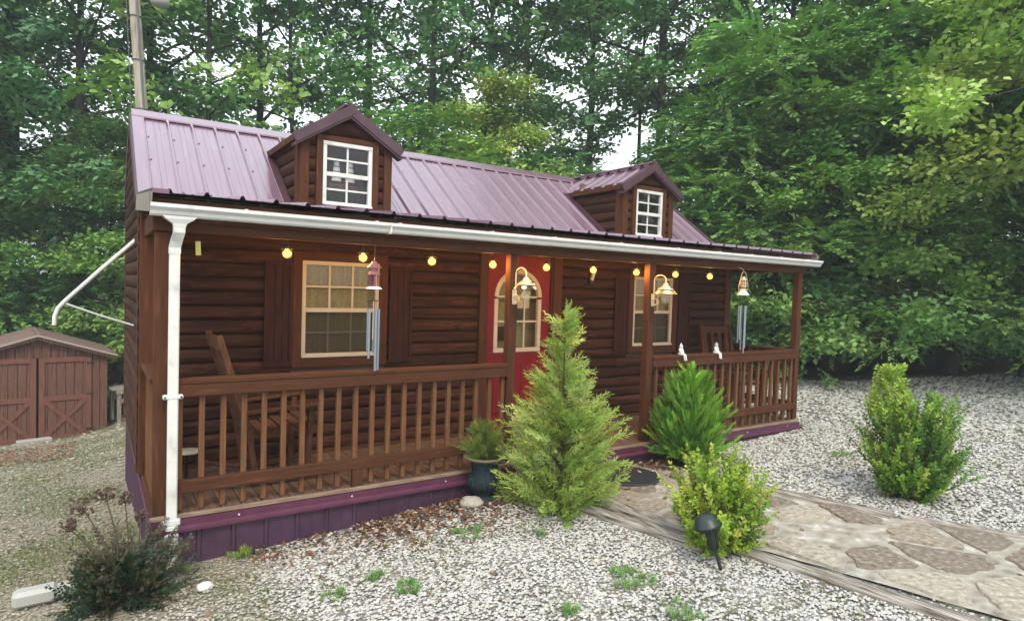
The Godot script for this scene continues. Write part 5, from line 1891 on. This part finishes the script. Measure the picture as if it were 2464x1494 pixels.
# shrub: prof gives the radius over the height 0..1
func shrub(called: String, label: String, cat: String, at: Vector3, h: float, prof: Array, n: int, mesh: Mesh, s0: float, s1: float, cols: Array, up: float, m: Material, sd: int, stem_r := 0.02, base := 0.0, lean := Vector3.ZERO, taper := 0.0) -> Node3D:
	rng.seed = sd
	var t := thing(called, label, cat, at)
	var st := ST()
	tube(st, [Vector3(0, -0.03, 0), Vector3(0.01, h * 0.3, 0) + lean * 0.3, Vector3(0, h * 0.6, 0.01) + lean * 0.6, Vector3(0, h * 0.92, 0) + lean * 0.92], [stem_r, stem_r * 0.8, stem_r * 0.5, stem_r * 0.15], 7)
	var xfs := []
	var cc := []
	var hs := []
	for k in prof.size():
		hs.append(float(k) / (prof.size() - 1))
	var pmax: float = prof.max()
	var limbs := int(n / 9.0)
	for i in limbs:
		var q := base + (1.0 - base) * (i + rng.randf()) / limbs
		var rmax := interp(hs, prof, q)
		if rng.randf() > rmax / pmax + 0.18:
			continue
		var a := i * 2.39996 + rr(-0.5, 0.5)
		var o := Vector3(cos(a), 0, sin(a))
		var len := rmax * rr(0.6, 1.15) * (1.0 + (0.3 if rng.randf() < 0.16 else 0.0))
		var rise := len * up / maxf(0.2, 1.0 - up)
		var tip := o * len + Vector3(0, q * h, 0) + lean * q
		var root := Vector3(0, maxf(0.0, q * h - rise), 0) + lean * q * 0.8
		var mid := root.lerp(tip, 0.55) - Vector3(0, len * 0.08, 0)
		tube(st, [root, mid, tip], [stem_r * 0.35, stem_r * 0.22, stem_r * 0.06], 4, false)
		var along := (tip - root).normalized()
		var tint := vary((cols[rng.randi_range(0, cols.size() - 1)] as Color), 0.16)
		for k in 9:
			var v := 0.16 + 0.86 * (k + rng.randf()) / 9.0
			var p := root.lerp(mid, v / 0.55) if v < 0.55 else mid.lerp(tip, (v - 0.55) / 0.45)
			var d := along + Vector3(rr(-1, 1), rr(-0.7, 0.9), rr(-1, 1)) * (0.75 - 0.4 * v) + Vector3.UP * up * 0.4
			var s := rr(s0, s1) * (1.1 - 0.25 * v) * (1.0 - taper * q)
			xfs.append(Transform3D(aim(d, rr(0, TAU), s), p + Vector3(rr(-1, 1), rr(-1, 1), rr(-1, 1)) * s * 0.16))
			cc.append(vary(tint, 0.16))
	obj("stems", done(st), M.shrub_stem, t)
	multi_obj("foliage", mesh, xfs, cc, m, t).set_meta("kind", "stuff")
	return t

func make_shrubs() -> void:
	var frond := frond_mesh(1, 15, 0.68, 0.38, 0.02)
	var fine := frond_mesh(2, 18, 0.5, 0.34, 0.03)
	var shoot := shoot_mesh(3, 6, 0.26, 0.085)
	var yg := [Color(0.33, 0.45, 0.09), Color(0.4, 0.52, 0.13), Color(0.25, 0.37, 0.07), Color(0.46, 0.56, 0.18)]
	shrub("juniper_bush", "large feathery yellow green juniper bush at the corner of the path", "juniper", on_ground(3.02, 0.7), 1.66, [0.27, 0.38, 0.43, 0.43, 0.4, 0.33, 0.22, 0.11, 0.035, 0.008, 0.0], 2500, frond, 0.13, 0.28, yg, 0.3, M.needle, 11, 0.02, 0.0, Vector3.ZERO, 0.35)
	var mg := [Color(0.15, 0.36, 0.035), Color(0.2, 0.43, 0.05), Color(0.1, 0.25, 0.035), Color(0.26, 0.48, 0.07)]
	shrub("arborvitae", "dense bright green arborvitae growing in the black nursery pot", "arborvitae", on_ground(5.02, 0.4, 0.1), 0.9, [0.24, 0.31, 0.33, 0.33, 0.3, 0.24, 0.15, 0.05], 2500, fine, 0.1, 0.2, mg, 0.56, M.needle, 12, 0.02, 0.0)
	shrub("juniper_sprig", "small feathery green juniper growing in the dark urn", "juniper", on_ground(2.52, 0.27, 0.37), 0.3, [0.13, 0.17, 0.15, 0.08, 0.02], 420, frond, 0.07, 0.14, [Color(0.14, 0.22, 0.04), Color(0.2, 0.28, 0.06), Color(0.1, 0.16, 0.03)], 0.4, M.needle, 13, 0.01, 0.0)
	var bx := [Color(0.26, 0.38, 0.04), Color(0.33, 0.45, 0.055), Color(0.18, 0.29, 0.035), Color(0.42, 0.5, 0.09)]
	shrub("boxwood", "small yellow green boxwood with the leaning path light before it", "boxwood", on_ground(3.38, 2.07), 0.62, [0.08, 0.19, 0.26, 0.29, 0.29, 0.27, 0.24, 0.18], 1500, shoot, 0.08, 0.17, bx, 0.66, M.leaf, 14, 0.016, 0.03)
	var b2 := [Color(0.14, 0.28, 0.04), Color(0.2, 0.35, 0.045), Color(0.1, 0.2, 0.035), Color(0.32, 0.44, 0.07)]
	var t := shrub("boxwood", "tall upright boxwood on the gravel beyond the path", "boxwood", on_ground(5.64, 2.33), 0.84, [0.1, 0.22, 0.3, 0.34, 0.34, 0.32, 0.27, 0.18], 2100, shoot, 0.08, 0.17, b2, 0.62, M.leaf, 15, 0.02, 0.03)
	rng.seed = 88
	var xfs := []
	var cc := []
	for k in 170:
		var y := rr(0.7, 1.12)
		var r := 0.1 * (1.2 - y) / 0.5 + 0.02
		var a := rr(0, TAU)
		xfs.append(Transform3D(aim(Vector3(cos(a) * 0.5, 1, sin(a) * 0.5), a, rr(0.09, 0.15)), Vector3(-0.17 + cos(a) * r, y - 0.06, -0.12 + sin(a) * r)))
		cc.append(vary(b2[3], 0.25))
	for k in 40:
		var y := rr(0.6, 0.85)
		var a := rr(0, TAU)
		xfs.append(Transform3D(aim(Vector3(cos(a) * 0.5, 1, sin(a) * 0.5), a, rr(0.09, 0.14)), Vector3(0.2 + cos(a) * 0.06, y - 0.03, 0.13 + sin(a) * 0.06)))
		cc.append(vary(b2[1], 0.25))
	multi_obj("top_shoots", shoot, xfs, cc, M.leaf, t).set_meta("kind", "stuff")
	# dying shrub by the downspout: dark leaves below, brown ones above, dry seed heads
	var tw := twig_mesh(6, 9, 0.3, 0.1, 0.12)
	var s := shrub("dying_shrub", "half withered shrub with brown stems and dried seed heads by the downspout", "shrub", on_ground(-0.2, 0.42), 0.26, [0.2, 0.27, 0.26, 0.19, 0.1], 620, tw, 0.08, 0.15, [Color(0.03, 0.06, 0.035), Color(0.045, 0.075, 0.04), Color(0.075, 0.075, 0.04)], 0.4, M.leaf, 16, 0.014, 0.0)
	rng.seed = 61
	xfs = []
	cc = []
	for k in 170:
		var a := rr(0, TAU)
		var r := 0.27 * sqrt(rng.randf())
		var y := rr(0.16, 0.38) * (1.0 - r * 0.9)
		xfs.append(Transform3D(aim(Vector3(cos(a) * 0.6, rr(-0.2, 1.0), sin(a) * 0.6), rr(0, TAU), rr(0.06, 0.12)), Vector3(cos(a) * r + 0.08, y, sin(a) * r - 0.05)))
		cc.append(vary(Color(0.1, 0.08, 0.06) if k % 3 else Color(0.09, 0.095, 0.06), 0.3))
	multi_obj("withered_leaves", tw, xfs, cc, M.leaf, s).set_meta("kind", "stuff")
	for e in [[Vector3(-0.2, 0.6, -0.1), 0.06], [Vector3(-0.08, 0.64, -0.14), 0.05], [Vector3(0.03, 0.58, -0.2), 0.04], [Vector3(-0.27, 0.5, -0.06), 0.04], [Vector3(0.12, 0.48, -0.1), 0.035]]:
		tube_part("dry_stem", s, [Vector3(rr(-0.05, 0.08), 0.05, rr(-0.05, 0.05)), (e[0] as Vector3) * 0.55 + Vector3(0.03, 0.02, 0), e[0]], [0.006, 0.005, 0.003], M.dry_stem, 6)
		var st := ST()
		for k in 40:
			var p: Vector3 = e[0] + Vector3(rr(-1, 1), rr(-0.8, 0.8), rr(-1, 1)) * e[1]
			box(st, p, Vector3.ONE * rr(0.008, 0.016), Basis.from_euler(Vector3(rr(0, 3), rr(0, 3), 0)))
			if k % 4 == 0:
				tube(st, [e[0] - Vector3(0, e[1], 0), p], [0.002, 0.0015], 3, false)
		obj("seed_head", done(st), M.dry_stem, s)

func make_weeds() -> void:
	var st := ST()
	rng.seed = 15
	for k in 11:
		var a := TAU * k / 11.0 + rr(-0.3, 0.3)
		var d := Vector3(cos(a), rr(0.8, 2.6), sin(a)).normalized() * rr(0.7, 1.3)
		leaf(st, Vector3(rr(-0.1, 0.1), 0, rr(-0.1, 0.1)), d, d.cross(Vector3.UP).normalized() * 0.055, Vector3.UP)
	var mesh := done(st)
	var spots := [[2.51, 2.09, 0.16, 46, "broad patch of green weeds in the gravel in front of the boxwood"], [1.32, 1.36, 0.09, 26, "upright tuft of grassy weed in the gravel, centre foreground"], [2.08, 0.79, 0.13, 30, "weeds growing where leaf litter meets the gravel near the urn"],
		[1.2, 1.08, 0.06, 12, "thin weed in the gravel behind the upright tuft"], [1.93, 2.18, 0.06, 14, "small green weed at the bottom edge of the gravel"], [0.55, 0.1, 0.09, 26, "bright yellow green weed against the purple skirting"],
		[2.46, 2.56, 0.13, 30, "low weeds at the front edge near the timber"], [2.52, 1.12, 0.05, 10, "tiny weed in the gravel left of the paired timbers"], [0.89, 1.18, 0.08, 14, "pale weed in the gravel left of the upright tuft"],
		[0.17, 0.16, 0.06, 14, "weed at the foot of the corner flashing"], [-0.9, 1.0, 0.2, 34, "green weeds at the lower left edge of the yard"], [6.6, 1.2, 0.16, 24, "pale weeds in the gravel between porch end and tall boxwood"], [9.2, 0.6, 0.3, 40, "green weeds in the gravel beyond the porch end"]]
	for w in spots:
		rng.seed = int(w[0] * 1000 + w[1] * 77)
		var t := thing("weed_clump", w[4], "weeds", on_ground(w[0], w[1]), 0.0, "weeds in the gravel")
		var xfs := []
		var cc := []
		for k in int(w[3]):
			var a := rr(0, TAU)
			var r: float = w[2] * sqrt(rng.randf())
			var s := rr(0.025, 0.06)
			xfs.append(Transform3D(Basis(Vector3.UP, rr(0, TAU)).scaled(Vector3(s, s * rr(0.8, 1.6), s)), Vector3(cos(a) * r, 0.002, sin(a) * r)))
			cc.append(vary(Color(0.17, 0.3, 0.09) if w[0] > 0.6 else Color(0.22, 0.33, 0.05), 0.25))
		multi_obj("leaves", mesh, xfs, cc, M.leaf, t).set_meta("kind", "stuff")

# ---------------------------------------------------------------- trees
var twig_a: ArrayMesh
var twig_b: ArrayMesh
var bunch_a: ArrayMesh
var bunch_b: ArrayMesh
var bunch_c: ArrayMesh

# az: degrees to the right of the direction straight away from the porch; d: metres from where one stands
func spot(az: float, d: float) -> Vector3:
	var a := deg_to_rad(az)
	var x := -0.35 + sin(a) * d
	var z := 4.94 - cos(a) * d
	return on_ground(x, z, -0.1)

func tree(label: String, at: Vector3, H: float, cb: float, R: float, per: int, style: int, col: Color, sd: int, r0 := 0.0, group := "trees of the wood round the cabin") -> void:
	rng.seed = sd
	var t := thing("broadleaf_tree" if style != 1 else "understory_tree", label, "tree", at, 0.0, group)
	var st := ST()
	if r0 <= 0.0:
		r0 = 0.05 + H * 0.0105
	var bend := Vector3(rr(-1, 1), 0, rr(-1, 1)) * H * 0.035
	var n := 9
	var tp := []
	var tr := []
	for i in n:
		var u := float(i) / (n - 1)
		tp.append(Vector3(bend.x * sin(u * 2.6), u * H * 0.94, bend.z * sin(u * 2.1)) + Vector3(rr(-0.05, 0.05), 0, rr(-0.05, 0.05)))
		tr.append(lerpf(r0, r0 * 0.14, pow(u, 0.85)) * (1.25 if i == 0 else 1.0))
	tube(st, tp, tr, 9)
	var xfs := []
	var cc := []
	var limbs := int(H * (1.9 if style == 1 else 1.25)) + 4
	var ga := rr(0, TAU)
	for i in limbs:
		var u := (i + 0.5) / limbs
		var hb := lerpf(cb * H, H * 0.93, pow(u, 0.9))
		ga += 2.39996 + rr(-0.35, 0.35)
		var k := clampf(hb / (H * 0.94), 0.0, 1.0) * (n - 1)
		var ki := mini(int(k), n - 2)
		var base: Vector3 = (tp[ki] as Vector3).lerp(tp[ki + 1], k - ki)
		var o := Vector3(cos(ga), 0, sin(ga))
		var shape := sin(PI * clampf(0.22 + u * 0.74, 0.0, 1.0)) if style != 1 else (1.05 - u * 0.75)
		var L := R * shape * rr(0.75, 1.2) + 0.4
		var el := (0.25 + u * 0.75 + rr(-0.15, 0.25)) if style != 1 else (0.05 + u * 0.65 + rr(-0.12, 0.15))
		var droop := 0.12 if style != 1 else 0.32
		var pts := []
		var rad := []
		for q in 5:
			var v := q / 4.0
			pts.append(base + o * L * v * cos(el * (1.0 - v * 0.2)) + Vector3(0, L * (v * sin(el) - droop * v * v), 0) + Vector3(rr(-0.08, 0.08), 0, rr(-0.08, 0.08)) * v * L * 0.4)
			rad.append(lerpf(r0 * 0.3 * (1.05 - u * 0.6), 0.012, v))
		tube(st, pts, rad, 5, false)
		# clumps of sprays along the outer half of the limb and on side branches
		var tint := vary(col, 0.2)
		var side := o.cross(Vector3.UP).normalized()
		var spots := []
		for q in [[0.42, 0.0], [0.62, 0.0], [0.8, 0.0], [0.98, 0.0], [0.55, 0.45], [0.55, -0.45], [0.75, 0.36], [0.75, -0.36]]:
			if q[0] < 0.5 and style == 0 and rng.randf() < 0.5:
				continue
			var pv: float = q[0] * 4.0
			var pk := mini(int(pv), 3)
			var c: Vector3 = (pts[pk] as Vector3).lerp(pts[pk + 1], pv - pk)
			if q[1] != 0.0:
				var e: Vector3 = c + side * q[1] * L * rr(0.7, 1.2) + o * L * 0.14 + Vector3(0, rr(-0.06, 0.12) * L, 0)
				tube(st, [c, c.lerp(e, 0.5) + Vector3(0, 0.04 * L, 0), e], [0.02, 0.014, 0.006], 4, false)
				c = e
			spots.append(c)
		for c in spots:
			var cr := rr(0.4, 0.9) * (0.32 + 0.12 * R) * (1.15 if style == 2 else 1.0)
			var ctint := vary(tint, 0.12)
			for q in int(per * rr(0.35, 1.25) * (1.3 if style == 1 else (0.6 if style == 0 else 0.9))):
				var off := Vector3(rng.randfn(0, 0.5), rng.randfn(0, 0.24 if style == 1 else 0.34), rng.randfn(0, 0.5)) * cr
				var dd := (off * Vector3(1, 0.4, 1)).normalized() + o * 0.8 + Vector3(rr(-0.4, 0.4), rr(-0.35, 0.2), rr(-0.4, 0.4))
				var s := rr(0.5, 0.85) if style != 1 else rr(0.42, 0.7)
				xfs.append(Transform3D(aim(dd, rr(-0.5, 0.5), s), c + off))
				cc.append(vary(ctint, 0.14))
	obj("trunk", done(st), M.bark, t)
	var mesh: ArrayMesh = [bunch_a, twig_a, bunch_b][style]
	if style == 1:
		mesh = [twig_a, bunch_c, twig_b][sd % 3]
	multi_obj("crown", mesh, xfs, cc, M.leaf, t).set_meta("kind", "stuff")

func make_trees() -> void:
	twig_a = twig_mesh(21, 13, 0.23, 0.07, 0.14)
	twig_b = twig_mesh(22, 15, 0.2, 0.055, 0.2)
	bunch_a = bunch_mesh(23, 11, 0.27, 0.1)
	bunch_b = bunch_mesh(24, 11, 0.25, 0.09)
	bunch_c = bunch_mesh(25, 14, 0.22, 0.075)
	var dk := Color(0.125, 0.28, 0.11)
	var md := Color(0.155, 0.32, 0.105)
	var lt := Color(0.235, 0.41, 0.11)
	var yl := Color(0.37, 0.49, 0.11)
	# tall trees: azimuth, distance, height, crown base share, radius, leaves, style, colour, label, trunk radius
	var tall := [
		[-15.0, 21.0, 17.0, 0.25, 3.6, 15, 2, dk, "tall tree left outside of the shed's wood edge", 0.0],
		[-9.6, 26.0, 18.0, 0.22, 3.8, 16, 2, dk, "dark tall tree behind the thick trunk at the left edge", 0.0],
		[-6.4, 24.5, 19.0, 0.36, 3.4, 13, 2, dk, "thick dark trunked tree at the left edge of the wood", 0.46],
		[-1.0, 22.5, 17.0, 0.25, 3.6, 16, 2, dk, "dark leafy tall tree just left of the utility pole", 0.0],
		[3.2, 24.0, 18.0, 0.25, 3.4, 13, 0, md, "tall tree straight behind the utility pole", 0.0],
		[7.0, 20.0, 16.0, 0.3, 2.9, 10, 0, lt, "slim tall tree right of the utility pole with sky around it", 0.13],
		[11.5, 24.0, 17.0, 0.3, 3.2, 10, 0, md, "tall tree behind the roof between pole and near dormer", 0.0],
		[15.5, 20.0, 16.5, 0.33, 3.0, 10, 0, md, "leaning forked tree left above the near dormer", 0.12],
		[20.0, 24.0, 18.0, 0.28, 3.6, 13, 0, md, "broad tall tree above the near dormer", 0.0],
		[25.2, 20.5, 17.5, 0.3, 3.5, 13, 0, dk, "grey trunked tall tree right of the near dormer", 0.2],
		[30.0, 25.0, 18.0, 0.25, 3.5, 13, 2, md, "tall dark tree above the middle of the roof", 0.0],
		[34.8, 21.0, 17.0, 0.3, 3.2, 12, 0, dk, "tall tree leaning over the middle of the roof", 0.15],
		[39.5, 25.0, 18.0, 0.28, 3.4, 12, 0, md, "tall tree left behind the far dormer", 0.0],
		[44.2, 23.0, 17.5, 0.42, 3.0, 11, 0, lt, "slim trunked tree beside the far dormer", 0.11],
		[46.8, 20.5, 18.5, 0.4, 3.4, 12, 0, md, "twin trunked tall tree right above the far dormer", 0.24],
		[51.0, 22.0, 18.0, 0.35, 3.4, 12, 0, md, "tall tree standing right of the far dormer", 0.17],
		[55.5, 24.0, 17.5, 0.28, 3.5, 14, 2, md, "tall leafy tree above the right end of the roof", 0.0],
		[60.0, 21.0, 17.0, 0.25, 3.6, 14, 2, md, "tall leafy tree behind the porch end", 0.0],
		[63.5, 24.5, 18.0, 0.25, 3.4, 14, 0, lt, "light green tall tree right of the porch end", 0.1],
		[68.5, 20.5, 17.0, 0.22, 3.8, 16, 2, md, "dense tall tree in the right part of the wood", 0.0],
		[73.0, 23.0, 17.5, 0.2, 3.8, 16, 2, dk, "dense dark tall tree near the right edge", 0.0],
		[79.0, 20.0, 17.0, 0.2, 3.8, 16, 2, md, "tall tree at the far right edge of the wood", 0.0],
	]
	for i in tall.size():
		var a: Array = tall[i]
		tree(a[8], spot(a[0], a[1]), a[2], a[3], a[4], a[5], a[6], a[7], 500 + i * 7, a[9])
	var low := [
		[-16.0, 23.0, 6.5, 0.08, 3.0, 15, md, "leafy understory tree far left of the shed"],
		[-11.0, 23.2, 7.0, 0.08, 3.0, 16, md, "understory tree with layered boughs left behind the shed"],
		[-6.5, 22.4, 6.5, 0.08, 2.8, 16, lt, "bright understory tree right behind the shed roof"],
		[-2.5, 22.6, 7.0, 0.06, 3.0, 16, md, "understory tree between shed and cabin corner"],
		[1.5, 21.2, 7.5, 0.06, 3.0, 16, lt, "layered understory tree seen beside the cabin's left wall"],
		[5.0, 22.0, 7.5, 0.1, 2.8, 13, md, "understory tree at the foot of the utility pole"],
		[9.5, 19.0, 6.2, 0.1, 2.8, 11, lt, "light understory tree peeping over the left end of the roof"],
		[14.5, 18.5, 5.6, 0.1, 2.8, 12, md, "understory tree left of the near dormer"],
		[20.0, 18.5, 5.8, 0.1, 2.8, 13, md, "understory tree behind the near dormer"],
		[25.5, 17.5, 6.6, 0.1, 2.8, 13, lt, "light understory tree right behind the near dormer"],
		[31.0, 18.5, 7.6, 0.1, 2.8, 13, yl, "yellow green understory tree above the middle of the roof"],
		[36.0, 18.0, 5.8, 0.1, 2.8, 13, md, "understory tree right of the middle of the roof"],
		[41.0, 18.5, 5.0, 0.1, 2.7, 12, lt, "understory tree left of the far dormer"],
		[47.0, 18.0, 5.2, 0.1, 2.7, 13, md, "understory tree behind the far dormer"],
		[51.5, 16.8, 7.0, 0.1, 3.0, 16, md, "understory tree at the right slope of the roof"],
		[56.0, 16.6, 8.5, 0.12, 3.2, 18, lt, "layered beech behind the porch end"],
		[60.5, 16.8, 9.0, 0.1, 3.4, 18, lt, "large layered beech right of the end post"],
		[64.5, 17.6, 9.0, 0.1, 3.4, 18, lt, "layered beech above the tall boxwood"],
		[68.5, 18.6, 9.5, 0.1, 3.4, 18, lt, "tall layered beech right of the tall boxwood"],
		[73.0, 19.5, 9.5, 0.1, 3.4, 18, md, "layered beech at the right edge of the yard"],
		[78.0, 20.0, 9.5, 0.08, 3.4, 17, dk, "tall beech beyond the right edge of the yard"],
		[-8.0, 24.5, 8.0, 0.05, 3.2, 15, dk, "leafy understory tree deep in the wood on the left"],
		[53.5, 21.5, 9.0, 0.05, 3.2, 15, dk, "leafy understory tree deep right of the far dormer"],
		[62.5, 22.0, 9.5, 0.04, 3.4, 16, dk, "leafy understory tree deep behind the porch end"],
		[-13.0, 29.0, 8.0, 0.02, 3.6, 12, dk, "bushy tree farthest back on the left"],
		[-3.0, 29.0, 8.0, 0.02, 3.6, 12, dk, "bushy tree farthest back behind the shed"],
		[57.0, 28.0, 8.0, 0.02, 3.6, 12, dk, "bushy tree farthest back behind the porch end"],
		[66.5, 29.0, 8.0, 0.02, 3.6, 12, dk, "bushy tree farthest back above the tall boxwood"],
		[75.0, 29.0, 8.0, 0.02, 3.6, 12, dk, "bushy tree farthest back on the right"],
		[82.0, 27.0, 8.0, 0.02, 3.6, 12, dk, "bushy tree farthest back beyond the right edge"],
		[70.5, 23.5, 9.5, 0.04, 3.4, 16, dk, "leafy understory tree deep on the right"],
	]
	for i in low.size():
		var a: Array = low[i]
		tree(a[7], spot(a[0], a[1]), a[2], a[3], a[4], a[5], 1, a[6], 900 + i * 7, 0.0, "understory trees at the edge of the wood")
	# the yellow green boughs that reach in from the right stand nearer
	tree("yellow green tree reaching in over the yard at the upper right", spot(78.5, 14.5), 9.5, 0.34, 4.4, 20, 1, yl, 1501 - 1501 % 3 + 1, 0.16, "trees of the wood round the cabin")

func _ready() -> void:
	zone_noise.seed = 12
	zone_noise.frequency = 0.06
	zone_noise.fractal_octaves = 3
	make_camera_and_light()
	make_materials()
	make_ground()
	make_path()
	make_cabin()
	make_shed()
	make_pole()
	make_trees()
	make_porch_things()
	make_timbers()
	make_yard_things()
	make_shrubs()
	make_gravel()
	make_litter()
	make_grass()
	make_weeds()
